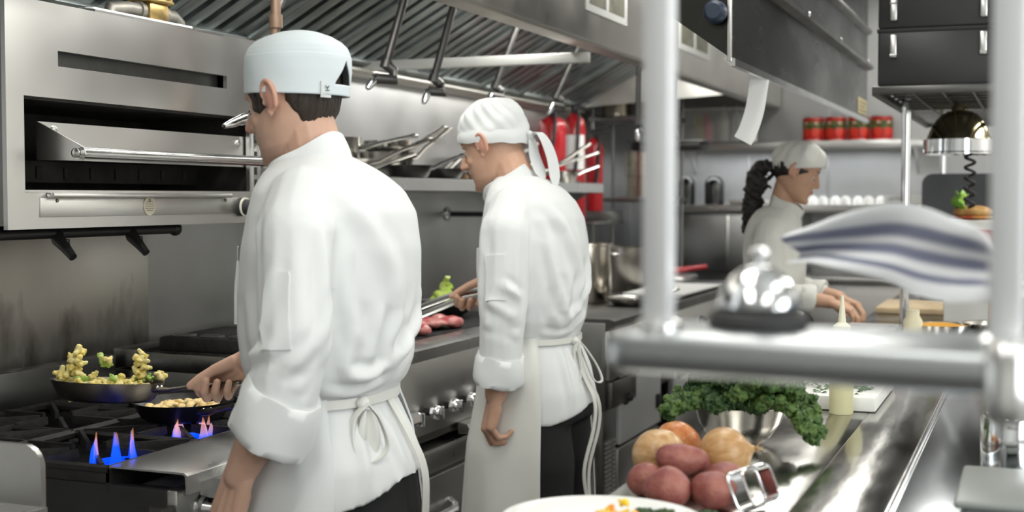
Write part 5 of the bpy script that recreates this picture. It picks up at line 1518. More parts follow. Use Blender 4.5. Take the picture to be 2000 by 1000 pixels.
# side table at the near end
t = thing('side_table', 'stainless side table with a rounded splash end at the left of the range', 'table', (-2.05, 1.6, 0))
m = MB(); m.span((-2.5, 1.15, .815), (-1.655, 1.90, .825), .002); m.prism([(-1.668, .825), (-1.652, .822), (-1.652, .775), (-1.668, .775)], 1.15, 1.90, 'xz'); obj('table_top', m, STEELH, t, world=True)
m = MB(); pl = [(-2.5, .82), (-1.655, .82), (-1.655, .895)] + [(-1.695 + .04 * math.cos(q), .895 + .04 * math.sin(q)) for q in np.linspace(0, PI / 2, 8)] + [(-2.5, .940)]
m.prism(pl, 1.888, 1.900, 'xz'); obj('splash_end', m, STEEL, t, world=True)
for x in (-2.45, -1.72):
    for y in (1.2, 1.85): m = MB(); m.cyl((x, y, 0), (x, y, .815), .020, n=16); obj('leg', m, CHROMES, t, world=True)
m = MB(); m.span((-2.48, 1.18, .25), (-1.70, 1.87, .27), .004); obj('undershelf', m, STEELH, t, world=True)

# ---------------------------------------------------------------- extinguishers and rack at the far end of the wall
def extinguisher(label, c, r, h, lab=True):
    t = thing('fire_extinguisher', label, 'fire extinguisher', c)
    m = MB(); m.lathe([(.002, 0), (r * .9, 0), (r, .015), (r, h * .86), (r * .85, h * .94), (r * .4, h), (.002, h)], (0, 0, 0), 30); obj('cylinder', m, RED, t)
    m = MB(); m.cyl((0, 0, h - .005), (0, 0, h + .04), r * .3, n=14); m.box((.03, 0, h + .055), (.12, .024, .012), (0, -.25, 0), .003); m.box((.03, 0, h + .03), (.11, .022, .010), (0, .1, 0), .003); obj('valve_head', m, BLACKR, t)
    if lab:
        m = MB(); rows = [[Vector((math.cos(q) * (r + .001), math.sin(q) * (r + .001), z)) for q in np.linspace(-2.4, -.2, 20)] for z in (h * .48, h * .80)]
        inn = [[Vector((p.x * .985, p.y * .985, p.z)) for p in row] for row in rows]; obj('paper_label', sheet_between(rows, inn), WHITEP, t)
    m = MB(); m.tube([(.02, -r * .3, h + .02), (.05, -r * 1.1, h - .02), (.04, -r * 1.2, h * .6), (.02, -r * 1.15, h * .3)], .010, 10); obj('hose', m, BLACKR, t)
    return t


extinguisher('dark red fire extinguisher nearer the hood, without a label showing', (-2.43, 6.72, 1.47), .075, .34, False)
extinguisher('bright red fire extinguisher with a white label behind the scarf tails', (-2.42, 7.06, 1.245), .062, .60)
extinguisher('small red fire extinguisher right of the labelled one', (-2.40, 7.36, 1.30), .05, .42, False)
t = thing('wall_bracket_shelf', 'small steel wall shelf carrying the extinguishers', 'shelf', (-2.42, 7.1, 1.2))
m = MB(); m.span((-2.54, 6.64, 1.452), (-2.32, 6.90, 1.467), .003); m.span((-2.54, 6.98, 1.225), (-2.28, 7.56, 1.243), .003); m.span((-2.54, 7.33, 1.243), (-2.28, 7.52, 1.298), .003); obj('shelf_board', m, STEELD, t, world=True)
rk = thing('corner_rack', 'steel corner rack holding banded pots behind the upright post', 'rack', (-2.25, 7.75, 0))
for z in (.95, 1.38, 1.86):
    m = MB(); m.span((-2.50, 7.55, z - .03), (-2.02, 8.0, z), .004); obj('shelf_board', m, STEELD, rk, world=True)
for x in (-2.48, -2.04):
    for y in (7.57, 7.98): m = MB(); m.cyl((x, y, 0), (x, y, 2.0), .010, n=12); obj('upright', m, STEELD, rk, world=True)
CANST = mat('cream_banded_steel', (.56, .51, .41), .3, 1, var=.15, vs=10)
for (lab, x, y, z, r, h) in (('large cream-toned banded container on the corner rack', -2.20, 7.76, 1.381, .125, .27), ('stack of small rings of tins above the banded container', -2.38, 7.74, 1.861, .09, .18), ('second small stack of tins on top of the corner rack', -2.17, 7.74, 1.861, .09, .17)):
    t = thing('banded_container', lab, 'container', (x, y, z)); prof = [(.002, 0)]
    nb = 4 if h > .2 else 6
    for k in range(nb): prof += [(r, h * k / nb + .001), (r, h * (k + .8) / nb), (r * 1.05, h * (k + .84) / nb), (r * 1.05, h * (k + .97) / nb)]
    m = MB(); m.lathe(prof + [(.002, h)], (0, 0, 0), 30); obj('container_body', m, CANST, t)
t = thing('dark_pan', 'dark shallow roasting pan leaning over the banded container', 'pan', (-2.05, 7.68, 1.655))
m = MB(); m.span((-.2, -.09, 0), (.22, .14, .05), .012); obj('pan_body', m, DARKP, t)
m = MB(); m.span((-.225, -.10, .05), (.245, .15, .056), .002); obj('rim', m, STEELD, t)
# ================================================================ back wall
t = thing('back_shelf', 'stainless shelf along the back wall holding tomato cans and sauce bottles', 'shelf', (-1.38, 8.42, 1.70))
m = MB(); m.span((-2.22, 8.24, 1.716), (-.58, 8.592, 1.724), .002); m.span((-2.22, 8.24, 1.672), (-.58, 8.252, 1.724), .003); obj('shelf_board', m, STEELH, t, world=True)
for x in (-2.1, -1.4, -.7):
    m = MB(); m.prism([(8.25, 1.714), (8.592, 1.714), (8.592, 1.52)], x - .004, x + .004, 'yz'); obj('bracket', m, STEEL, t, world=True)
GREENL = mat('label_dark_green', (.045, .07, .018), .45, col2=(.20, .19, .05), vs=30)
TOMR = mat('label_tomato_red', (.62, .03, .02), .3, col2=(.45, .015, .012), vs=18)
for k, (x, wh) in enumerate(((-1.312, 'leftmost of the four tomato cans on the back shelf'), (-1.176, 'second tomato can from the left on the back shelf'), (-1.036, 'third tomato can from the left on the back shelf'), (-.900, 'rightmost of the four tomato cans on the back shelf'))):
    t = thing('tomato_can', wh, 'can', (x, 8.40, 1.7245)); R, Hh = .065, .150
    m = MB(); m.lathe([(.002, 0), (R - .002, 0), (R, .003), (R - .001, .006), (R - .001, Hh - .006), (R, Hh - .003), (R - .003, Hh), (R - .006, Hh - .004), (.002, Hh - .004)], (0, 0, 0), 36); obj('can_body', m, STEELH, t)
    m = MB(); m.lathe([(R - .003, .007), (R + .0002, .007), (R + .0002, Hh - .007), (R - .003, Hh - .007)], (0, 0, 0), 36, None, True); lb = obj('paper_label', m, TOMR, t)
    m = MB(); rows = [[Vector((math.cos(q) * (R + .0006), math.sin(q) * (R + .0006), z + .004 * math.sin(q * 7))) for q in np.linspace(0, 2 * PI, 49)] for z in (.070, .085, .105, .122)]; obj('leaf_print', sheet_between(rows, [[p * 1 - Vector((p.x, p.y, 0)) * .012 for p in r] for r in rows]), GREENL, lb)
    for a0 in (-2.2, -1.25, -.3):
        m = MB(); M_ = Matrix.Rotation(a0 + .12 * k, 3, 'Z'); m.ball(M_ @ Vector((R - .001, 0, .055)), (.003, .026, .028), 18, 10, M_); obj('tomato_print', m, mat('bright_tomato_print', (.72, .05, .03), .3), lb)
        m = MB(); m.ball(M_ @ Vector((R + .0015, .004, .110)), (.0012, .013, .009), 14, 8, M_); obj('pale_print', m, mat('pale_print', (.72, .45, .38), .5), lb)
# clear tub with squeeze bottles
TUB = mat('clear_plastic', (.80, .82, .80), .12, 0, alpha=.28)
t = thing('plastic_tub', 'clear plastic tub of squeeze bottles on the back shelf', 'tub', (-1.93, 8.40, 1.7245))
m = MB(); a, b_, h = .175, .11, .215
for (x0, y0, x1, y1) in ((-a, -b_, a, -b_ + .003), (-a, b_ - .003, a, b_), (-a, -b_, -a + .003, b_), (a - .003, -b_, a, b_)): m.span((x0, y0, 0), (x1, y1, h))
m.span((-a, -b_, 0), (a, b_, .003)); obj('tub_wall', m, TUB, t)
m = MB()
for (x0, y0, x1, y1) in ((-a - .012, -b_ - .012, a + .012, -b_), (-a - .012, b_, a + .012, b_ + .012), (-a - .012, -b_, -a, b_), (a, -b_, a + .012, b_)): m.span((x0, y0, h - .006), (x1, y1, h + .002), .002)
obj('tub_rim', m, PLASW, t)


def squeeze_bottle(label, c, r, h, col, lean=0.0, capcol=None, trans=0.0):
    t = thing('squeeze_bottle', label, 'bottle', c); t.rotation_euler = (0, lean, 0)
    m = MB(); m.lathe([(.002, 0), (r, 0), (r, h * .62), (r * .92, h * .70), (r * .55, h * .74), (.002, h * .74)], (0, 0, 0), 24); obj('bottle_body', m, mat('bottle_%d_%d_%d' % tuple(int(q * 99) for q in col), col, .35, trans=trans), t)
    m = MB(); m.lathe([(.002, h * .73), (r * .72, h * .73), (r * .72, h * .79), (r * .35, h * .82), (r * .12, h), (.002, h)], (0, 0, 0), 20); obj('nozzle_cap', m, mat('cap_%d_%d_%d' % tuple(int(q * 99) for q in (capcol or col)), capcol or col, .4), t)


squeeze_bottle('yellow mustard squeeze bottle leaning in the clear tub', (-2.00, 8.40, 1.730), .034, .235, (.62, .44, .04), -.26)
squeeze_bottle('bright red squeeze bottle in the clear tub', (-1.965, 8.36, 1.729), .030, .20, (.72, .015, .05), -.06)
squeeze_bottle('milky squeeze bottle in the clear tub beside the red one', (-1.875, 8.38, 1.729), .033, .235, (.66, .62, .52), 0)
squeeze_bottle('narrow clear squeeze bottle at the right side of the tub', (-1.80, 8.40, 1.729), .024, .23, (.80, .82, .80), .04, trans=.5)
squeeze_bottle('small white bottle standing right of the clear tub', (-1.69, 8.38, 1.725), .030, .13, (.80, .80, .80), 0)
# lower shelf with its canisters, tray and cups
t = thing('lower_back_shelf', 'long steel service shelf below the tomato cans, set with cups and canisters', 'shelf', (-1.4, 8.40, 1.30))
m = MB(); m.span((-2.25, 8.18, 1.318), (-.30, 8.592, 1.332), .003); m.span((-2.25, 8.18, 1.285), (-.30, 8.192, 1.332), .003); obj('shelf_board', m, STEELH, t, world=True)
m = MB(); m.span((-2.25, 8.22, .92), (-1.35, 8.592, 1.285), .004); obj('cupboard', m, STEELW, t, world=True)
m = MB(); m.span((-1.82, 8.214, .95), (-1.80, 8.222, 1.27), .002); obj('door_seam', m, STEELH, t, world=True)
m = MB(); m.tube([(-2.16, 8.21, 1.26), (-2.16, 8.18, 1.26), (-2.16, 8.18, 1.06), (-2.16, 8.21, 1.06)], .010, 10); obj('pull_handle', m, CHROMES, t, world=True)
for lab, x, r in (('left dark canister below the back shelf', -2.10, .055), ('right dark canister below the back shelf', -1.92, .062)):
    c = thing('canister', lab, 'canister', (x, 8.34, 1.333)); m = MB(); m.lathe([(.002, 0), (r, 0), (r, .13), (r * .9, .15), (r * .5, .175), (.002, .178)], (0, 0, 0), 28); obj('canister_body', m, mat('smoked_steel', (.06, .06, .06), .2, .9), c)
m = MB(); m.span((-1.80, 8.22, 1.333), (-1.55, 8.50, 1.362), .006); obj('baking_tray', m, STEELH, world=True, label='shallow steel tray right of the dark canisters', cat='tray')
for k in range(8):
    x = -1.37 + k * .068
    c = thing('cup', 'white china cup upside down on the service shelf below the tomato cans', 'cup', (x, 8.29 + .05 * (k % 2), 1.3325), 0, 'white cups on the service shelf')
    m = MB(); m.lathe([(.031, 0), (.033, 0), (.030, .03), (.020, .05), (.012, .052), (.012, .056), (.002, .056), (.002, .050), (.018, .046), (.028, .028)], (0, 0, 0), 22, None, True); obj('cup_body', m, CERAM, c)
    m = MB(); m.tube([(.030, 0, .012), (.045, 0, .016), (.045, 0, .032), (.028, 0, .036)], .0035, 8); obj('cup_handle', m, CERAM, c)
c = thing('plate_stack', 'stack of white plates at the right end of the service shelf', 'plates', (-.76, 8.36, 1.3325))
m = MB()
for k in range(5): m.lathe([(.002, .010 * k), (.07, .010 * k), (.12, .010 * k + .012), (.12, .010 * k + .016), (.07, .010 * k + .005), (.002, .010 * k + .005)], (0, 0, 0), 30)
obj('plates', m, CERAM, c)
t = thing('back_worktop', 'steel worktop along the back wall behind the woman cook', 'worktop', (-1.0, 8.2, 0))
m = MB(); m.span((-1.40, 7.85, .88), (.2, 8.592, .915), .004); obj('table_top', m, STEELH, t, world=True)
m = MB(); m.span((-1.38, 7.90, .12), (.18, 8.592, .88), .004); obj('cabinet', m, STEEL, t, world=True)
m = MB(); m.span((-1.34, 7.95, 0), (.14, 8.5, .12)); obj('plinth', m, BLACKM, t, world=True)

# ================================================================ the pass: worktop, frame, overshelf
PASSM = mat('polished_worktop_steel', (.40, .39, .365), .17, 1, var=.08, vs=5, rvar=.06, bump=.05, bs=3.2, stretch=(1, .6, 1))
PASSW = mat('rippled_steel', (.44, .43, .41), .17, 1, var=.10, vs=6, rvar=.05, bump=.30, bs=4.5, stretch=(1.6, .5, 1))
t = thing('pass_counter', 'polished stainless pass counter with onions, potatoes and kale on it', 'counter', (-.1, 3.9, 0))
m = MB(); m.span((-.640, 1.0, .872), (-.345, 6.9, .900), .003); obj('worktop', m, PASSM, t, world=True)
m = MB(); m.span((-.345, 1.0, .872), (-.212, 6.9, .900), .001); obj('rippled_sheet', m, PASSW, t, world=True)
m = MB(); m.span((-.212, 1.0, .872), (-.203, 6.9, .905), .003); obj('seam_bead', m, CHROMES, t, world=True)
m = MB(); m.span((-.203, 1.0, .872), (.60, 6.9, .896), .003); obj('service_side', m, mat('mirror_steel', (.30, .32, .34), .14, 1, var=.06, vs=4, bump=.06, bs=2.5), t, world=True)
m = MB(); m.span((-.60, 1.05, .12), (.56, 6.86, .872), .004); obj('cabinet', m, STEEL, t, world=True)
m = MB(); m.span((-.55, 1.1, 0), (.5, 6.8, .12)); obj('plinth', m, BLACKM, t, world=True)
# foreground shelf and its two uprights
ps = thing('pass_shelf', 'blurred steel shelf with two bright uprights in the foreground', 'shelf', (-.350, 1.077, 0), math.radians(-6))
m = MB()
sh_ = []
for q in range(0, 9): a = PI + PI / 2 * q / 8; sh_.append((.028 + .028 * math.cos(a), .028 + .028 * math.sin(a)))
sh_ += [(1.0, 0), (1.0, .15)]
for q in range(0, 9): a = PI / 2 + PI / 2 * q / 8; sh_.append((.028 + .028 * math.cos(a), .122 + .028 * math.sin(a)))
n_ = len(sh_); rows = []
for z, ins in ((1.231, .008), (1.234, .003), (1.239, .0), (1.256, .0), (1.262, .0025), (1.2655, .009)):
    cx, cy = .5, .075
    rows.append([((x - cx) * (1 - ins / .5) + cx, (y - cy) * (1 - ins / .075) + cy, z) for x, y in sh_])
m.loft(rows); obj('shelf_board', m, mat('blue_grey_steel', (.46, .48, .49), .30, 1, var=.06, vs=4), ps, angle=35)
for x in (.044, .326):
    m = MB(); m.box((x, .035, (1.26 + 2.72) / 2), (.024, .022, 1.46), bev=.003); obj('upright', m, ALUM, ps)
    m = MB(); m.lathe([(.002, 0), (.02, 0), (.02, .008), (.013, .012), (.002, .012)], (x, .035, 1.264), 18); obj('foot_flange', m, CHROMES, ps)
for x in (.62, .96):
    m = MB(); m.box((x, .075, (.90 + 1.23) / 2), (.03, .03, .33), bev=.003); obj('support_leg', m, STEEL, ps)
m = MB(); m.lathe([(.002, 0), (.016, 0), (.018, .01), (.018, .05), (.012, .06), (.002, .06)], (.333, -.004, 1.215), 18); obj('corner_cap', m, CHROMES, ps)
# service bell
t = thing('service_bell', 'blurred chrome service bell on a black base on the foreground shelf', 'bell', (-.229, 1.168, 1.2662))
m = MB(); m.lathe([(.002, 0), (.043, 0), (.0435, .004), (.040, .012), (.034, .016), (.002, .016)], (0, 0, 0), 40); obj('base', m, BLACKR, t)
m = MB(); m.lathe([(.0355, .0165), (.0365, .018), (.0355, .022), (.032, .034), (.024, .045), (.013, .052), (.006, .054), (.002, .054)], (0, 0, 0), 44); obj('dome', m, CHROME, t)
m = MB(); m.lathe([(.003, .053), (.003, .060), (.0075, .061), (.0085, .065), (.006, .069), (.002, .070)], (0, 0, 0), 24); obj('button', m, CHROME, t)
# towel flung from the upright
TOP = [(-.284, 1.651, 1.336), (-.247, 1.629, 1.346), (-.207, 1.604, 1.360), (-.157, 1.570, 1.372), (-.122, 1.544, 1.370), (-.087, 1.516, 1.358), (-.050, 1.470, 1.344), (-.036, 1.28, 1.334), (-.030, 1.093, 1.334)]
BOT = [(-.283, 1.650, 1.298), (-.246, 1.627, 1.300), (-.206, 1.602, 1.293), (-.156, 1.567, 1.283), (-.120, 1.539, 1.270), (-.086, 1.512, 1.266), (-.050, 1.470, 1.270), (-.036, 1.28, 1.285), (-.030, 1.093, 1.300)]
U_, V_ = 90, 40
def along(L, f):
    x = f * (len(L) - 1); i = min(int(x), len(L) - 2); g = x - i
    p = [Vector(L[max(i - 1, 0)]), Vector(L[i]), Vector(L[i + 1]), Vector(L[min(i + 2, len(L) - 1)])]
    return .5 * ((2 * p[1]) + (p[2] - p[0]) * g + (2 * p[0] - 5 * p[1] + 4 * p[2] - p[3]) * g * g + (3 * p[1] - p[0] - 3 * p[2] + p[3]) * g ** 3)
o_, i_ = [], []
for j in range(V_ + 1):
    v_ = j / V_; ro, ri = [], []
    for i in range(U_ + 1):
        u = i / U_; p = along(TOP, u).lerp(along(BOT, u), v_)
        d = .013 * math.sin(PI * 2.2 * v_ + 2.4 * u) * (1 - .6 * u) + .006 * math.sin(9 * u + 7 * v_)
        n = Vector((-.45, -.85, .1)); p = p + n * d
        ro.append(p + n * .0015); ri.append(p - n * .0015)
    o_.append(ro); i_.append(ri)
tm = sheet_between(o_, i_)
tme = tm.mesh('towel', True, 80)
cols = []
for _ in range(2):
    for j in range(V_ + 1):
        for i in range(U_ + 1):
            u, v_ = i / U_, j / V_
            w_ = v_ - .05 * math.sin(5 * u)
            k = sum(math.exp(-((w_ - c) / wd) ** 6) for c, wd in ((.27, .085), (.52, .075), (.75, .045)))
            k = min(1, k)
            cols.append([.82 * (1 - k) + .20 * k, .84 * (1 - k) + .215 * k, .87 * (1 - k) + .31 * k])
tint(tme, cols)
obj('kitchen_towel', tme, mat('striped_towel', (.8, .8, .8), .9, vcol=True, bump=.08, bs=300, sheen=.2), None, 'white kitchen towel with blue-grey stripes billowing out from the right upright', 'towel')

# heat-lamp housing hung over the pass, with its ticket
DARKST = mat('dark_mirror_steel', (.045, .045, .043), .26, 1, var=.08, vs=2.5, rvar=.08, stretch=(1, .35, 1))
t = thing('heat_lamp_housing', 'long dark heat-lamp housing hanging over the pass', 'heat lamp', (-.9, 5.1, 1.75))
m = MB(); m.prism([(-.785, 1.755), (-.785, 2.42), (-1.03, 2.42), (-1.03, 1.93)], 3.63, 6.66, 'xz'); obj('housing', m, DARKST, t, world=True)
for z, d in ((1.99, .03), (2.16, .02)):
    m = MB(); m.prism([(-.785, z), (-.785 + d, z + .008), (-.785 + d, z + .022), (-.785, z + .045)], 3.63, 6.66, 'xz'); obj('ledge', m, STEELD, t, world=True)
m = MB(); m.prism([(-.792, 1.738), (-.778, 1.738), (-.778, 1.758), (-.80, 1.766), (-.81, 1.758)], 3.62, 6.67, 'xz'); obj('bright_lip', m, CHROMES, t, world=True)
m = MB(); m.span((-1.02, 3.622, 1.945), (-.79, 3.632, 2.42), .003); m.span((-.80, 3.615, 1.75), (-.788, 3.63, 2.0), .002); obj('end_plate', m, STEELH, t, world=True)
m = MB(); m.lathe([(.002, 0), (.032, 0), (.030, .03), (.02, .04), (.002, .04)], (-.83, 3.615, 1.885), 20, (0, -1, 0)); obj('switch_knob', m, mat('slate_blue_plastic', (.02, .032, .055), .4), t, world=True)
m = MB(); m.span((-.784, 6.30, 1.768), (-.7815, 6.62, 1.842), .001); lb = obj('rating_label', m, CREAMP, t, world=True, label='yellowed rating label')
m = MB()
for k in range(3): m.span((-.7813, 6.34, 1.784 + k * .018), (-.7806, 6.58 - .05 * (k % 2), 1.789 + k * .018))
obj('label_print', m, mat('label_ink', (.20, .15, .06), .6), lb, world=True)
for y in (3.9, 4.7, 5.5, 6.4):
    m = MB(); m.lathe([(.001, 0), (.009, 0), (.006, .005), (.001, .006)], (-.753, y, 2.013), 10, (1, 0, 0)); obj('screw', m, CHROMES, t, world=True)
for y in (4.0, 6.3):
    m = MB(); m.cyl((-.92, y, 2.42), (-.92, y, CEIL), .010, n=10); obj('hanger_rod', m, STEELH, t, world=True)
strap(None, 'order_ticket', [(-.800, 4.075, 1.742), (-.805, 4.07, 1.70), (-.812, 4.055, 1.64), (-.826, 4.03, 1.58), (-.838, 4.01, 1.55)], .058, WHITEP, up=(.8, .35, 0), th=.0006, label='curled white order ticket hanging from the lip of the heat-lamp housing')['category'] = 'ticket'
# frame of chrome poles and the wire overshelf with its two cases
fr2 = thing('wire_overshelf', 'chrome-poled wire shelf above the far part of the pass', 'rack', (-.3, 5.6, .90))
for (x, y) in ((-.455, 5.05), (-.125, 5.05), (-.430, 6.65), (-.125, 6.65)):
    m = MB(); m.cyl((x, y, .897), (x, y, 2.35), .0165, n=18); obj('pole', m, CHROME, fr2, world=True)
    m = MB(); m.lathe([(.002, 0), (.026, 0), (.026, .010), (.018, .014), (.002, .014)], (x, y, .897), 18); obj('foot', m, BLACKR, fr2, world=True)
m = MB()
for x in (-.51, -.10): m.span((x - .008, 4.52, 1.712), (x + .008, 6.75, 1.744), .003)
for y in (4.52, 6.74): m.span((-.51, y - .006, 1.716), (-.10, y + .006, 1.742), .003)
for k in range(15): m.cyl((-.51, 4.66 + k * .145, 1.735), (-.10, 4.66 + k * .145, 1.735), .0035, n=6)
for x in (-.40, -.305, -.21): m.cyl((x, 4.52, 1.728), (x, 6.74, 1.728), .0045, n=6)
obj('wire_grid', m, mat('dim_wire', (.13, .13, .125), .35, 1), fr2, world=True)
for k, (z0, z1, lab) in enumerate(((1.7455, 1.925, 'lower dark steel case on the wire overshelf'), (1.935, 2.42, 'taller dark steel case stacked on the lower one'))):
    t = thing('storage_case', lab, 'case', (-.31, 5.2, z0))
    m = MB(); m.span((-.505, 4.56, z0), (-.108, 5.85, z1), .008); obj('case_body', m, mat('dark_case_enamel', (.045, .046, .046), .38, .3, var=.2, vs=3), t, world=True)
    for x in (-.455, -.175):
        m = MB(); m.box((x, 4.553, z0 + (.13 if k == 0 else .06)), (.022, .016, .075), bev=.004); m.cyl((x - .011, 4.548, z0 + .10 - .02 * k), (x + .011, 4.548, z0 + .10 - .02 * k), .005, n=8); obj('latch', m, STEELH, t, world=True)
    if k == 0:
        m = MB(); m.span((-.508, 4.557, z1 - .004), (-.105, 5.853, z1 + .009), .002); obj('lid_seal', m, BLACKR, t, world=True)
# domed lamp and its coiled cord
GOLD = mat('warm_lamp_steel', (.72, .62, .40), .14, 1, var=.06, vs=6)
t = thing('heat_lamp', 'domed chrome heat lamp with a coiled black cord under the wire shelf', 'lamp', (-.285, 5.30, 1.54))
m = MB(); m.lathe([(.117, .058), (.119, .060), (.108, .090), (.085, .130), (.060, .155), (.030, .165), (.025, .195), (.002, .195), (.002, .155), (.05, .148), (.08, .125), (.105, .088)], (-.285, 5.30, 1.54), 40, None, True); obj('dome', m, GOLD, t, world=True)
m = MB(); m.lathe([(.128, 0), (.134, 0), (.134, .006), (.130, .010), (.130, .056), (.118, .060), (.116, .056), (.126, .052), (.126, .010)], (-.285, 5.30, 1.54), 40, None, True); obj('collar_ring', m, CHROME, t, world=True)
m = MB(); m.lathe([(.002, 0), (.028, .005), (.04, .03), (.03, .07), (.02, .09), (.002, .09)], (-.285, 5.30, 1.56), 20); obj('bulb', m, mat('lamp_glass', (.8, .75, .6), .15), t, world=True)
m = MB(); m.tube([(-.241 + .017 * math.cos(q), 5.21 + .017 * math.sin(q), 1.548 - .0062 * q) for q in np.linspace(0, 2 * PI * 5.3, 130)], .0058, 8); obj('coiled_cord', m, BLACKR, t, world=True)
# things standing on the far part of the pass
t = thing('dark_tray', 'dark rounded tray leaning upright under the heat lamp', 'tray', (-.34, 6.72, .9))
pl = [(-.135 + .05 * math.cos(q), .545 + .05 * math.sin(q)) for q in np.linspace(PI, PI / 2, 8)] + [(.135 + .05 * math.cos(q), .545 + .05 * math.sin(q)) for q in np.linspace(PI / 2, 0, 8)] + [(.185, 0.0), (-.185, 0.0)]
m = MB(); m.prism(pl, 0, .025, 'xz'); o = obj('tray_body', m, mat('charcoal_plastic', (.035, .038, .042), .5), t)
t.location = (-.335, 6.56, .8965); t.rotation_euler = (-.06, 0, 0)
t = thing('plate_rack_box', 'white box carrying a filled sandwich under the heat lamp', 'box', (-.235, 5.42, .897))
m = MB(); m.span((-.10, -.10, 0), (.10, .10, .395), .008); obj('box_body', m, PLASW, t)
m = MB(); m.span((-.102, -.102, .30), (.102, .102, .36), .002); obj('red_band', m, mat('dull_red', (.45, .08, .07), .5), t)
t = thing('sandwich', 'toasted sandwich with a green leaf on the white box', 'sandwich', (-.235, 5.40, 1.293))
m = MB(); m.ball((0, 0, .03), (.075, .06, .026), 24, 12); obj('bread', m, mat('toasted_bread', (.42, .20, .06), .6, col2=(.62, .38, .14), vs=18, bump=.2), t)
m = MB(); m.ball((0, 0, .010), (.08, .065, .010), 24, 8); obj('filling', m, mat('red_filling', (.5, .07, .05), .5, col2=(.5, .3, .08), vs=22), t)
LEAF = mat('lettuce_leaf', (.16, .42, .04), .45, col2=(.35, .58, .10), vs=20)
g1 = [[Vector((-.075 + .05 * u + .01 * math.sin(9 * v_), -.02 + .03 * math.sin(6 * u + 2 * v_), .03 + .075 * v_ + .010 * math.sin(12 * u))) for u in np.linspace(0, 1, 14)] for v_ in np.linspace(0, 1, 12)]
obj('leaf', sheet_between(g1, [[p + Vector((0, .002, 0)) for p in r] for r in g1]), LEAF, t)
m = MB(); m.span((-.93, 5.50, .9005), (-.40, 5.98, .925), .005); o = obj('chopping_board', m, mat('maple_board', (.60, .47, .30), .5, col2=(.52, .40, .25), vs=6, stretch=(6, 1, 6)), world=True, label='pale wooden chopping board lying across the far part of the pass', cat='board')
o.location.x = -.36; o.location.y = 5.9
m = MB(); m.lathe([(.002, 0), (.05, 0), (.085, .03), (.098, .07), (.100, .074), (.094, .072), (.08, .033), (.048, .004), (.002, .004)], (0, 0, 0), 32)
for lab, x, y, filled in (('steel bowl with orange filling on the pass behind the towel', -.295, 4.50, 1), ('empty steel bowl right of the orange one on the pass', -.135, 4.60, 0)):
    c = thing('mixing_bowl', lab, 'bowl', (x, y, .8965)); obj('bowl', m, SMOOTHST, c)
    if filled:
        f_ = MB(); f_.lathe([(.002, .062), (.05, .075), (.085, .068), (.088, .060), (.06, .045), (.002, .04)], (0, 0, 0), 28); obj('orange_filling', f_, mat('orange_puree', (.80, .38, .02), .4, var=.1, vs=30), c)
m = MB(); m.lathe([(.002, 0), (.040, 0), (.042, .006), (.042, .16), (.045, .165), (.045, .172), (.040, .172), (.038, .01), (.002, .006)], (0, 0, 0), 28); c = thing('bain_marie_jar', 'tall steel jar beside the empty bowl on the pass', 'jar', (-.10, 4.36, .8965)); obj('jar_body', m, STEEL, c)
m = MB(); m.lathe([(.002, 0), (.030, 0), (.030, .085), (.020, .10), (.020, .12), (.002, .12)], (0, 0, 0), 24); c = thing('glass_jar', 'small cream-coloured jar at the pole of the wire shelf', 'jar', (-.37, 4.42, .9005)); obj('jar_body', m, mat('cream_sauce', (.74, .68, .48), .35), c)
m = MB(); m.span((-.60, 4.32, .9005), (-.42, 4.62, .955), .008); obj('hotel_pan', m, STEELH, world=True, label='shallow steel hotel pan on the pass, just behind the bell', cat='pan')
# oil bottle and board with chopped herbs
t = thing('oil_bottle', 'pale yellow oil squeeze bottle standing behind the kale', 'bottle', (-.402, 3.00, .9005))
m = MB(); m.lathe([(.002, 0), (.0255, 0), (.0265, .004), (.0265, .150), (.024, .165), (.016, .176), (.002, .176)], (0, 0, 0), 28); obj('bottle_body', m, mat('pale_oil_plastic', (.80, .77, .48), .3, trans=.25, sss=.1), t)
m = MB(); m.lathe([(.002, .175), (.019, .175), (.019, .195), (.009, .203), (.003, .262), (.002, .262)], (0, 0, 0), 20); obj('nozzle_cap', m, mat('cream_cap', (.78, .75, .58), .4), t)
m = MB(); m.span((-.560, 3.03, .9005), (-.33, 3.42, .935), .008); obj('cutting_board', m, PLASW, world=True, label='white cutting board covered with chopped herbs behind the oil bottle', cat='board')
hb = MB(); hr_ = random.Random(4)
for k in range(170):
    u, v_ = hr_.random(), hr_.random(); c = Vector((-.55 + .20 * u, 3.06 + .33 * v_, .9365 + .010 * hr_.random() * math.sin(PI * u) * math.sin(PI * v_)))
    q = hr_.uniform(0, 6); r = hr_.uniform(.004, .009); e = Vector((math.cos(q), math.sin(q), hr_.uniform(-.2, .5))) * r; g = Vector((-math.sin(q), math.cos(q), hr_.uniform(-.3, .3))) * r * .6
    hb.add([c - e - g, c + e - g, c + e + g, c - e + g, c + Vector((0, 0, .003))], [(0, 1, 4), (1, 2, 4), (2, 3, 4), (3, 0, 4), (3, 2, 1, 0)])
obj('chopped_herbs', hb, mat('chopped_herb_green', (.045, .13, .02), .55, col2=(.10, .22, .04), vs=40), None, 'chopped dark green herbs strewn on the white cutting board', 'herbs', kind='stuff')

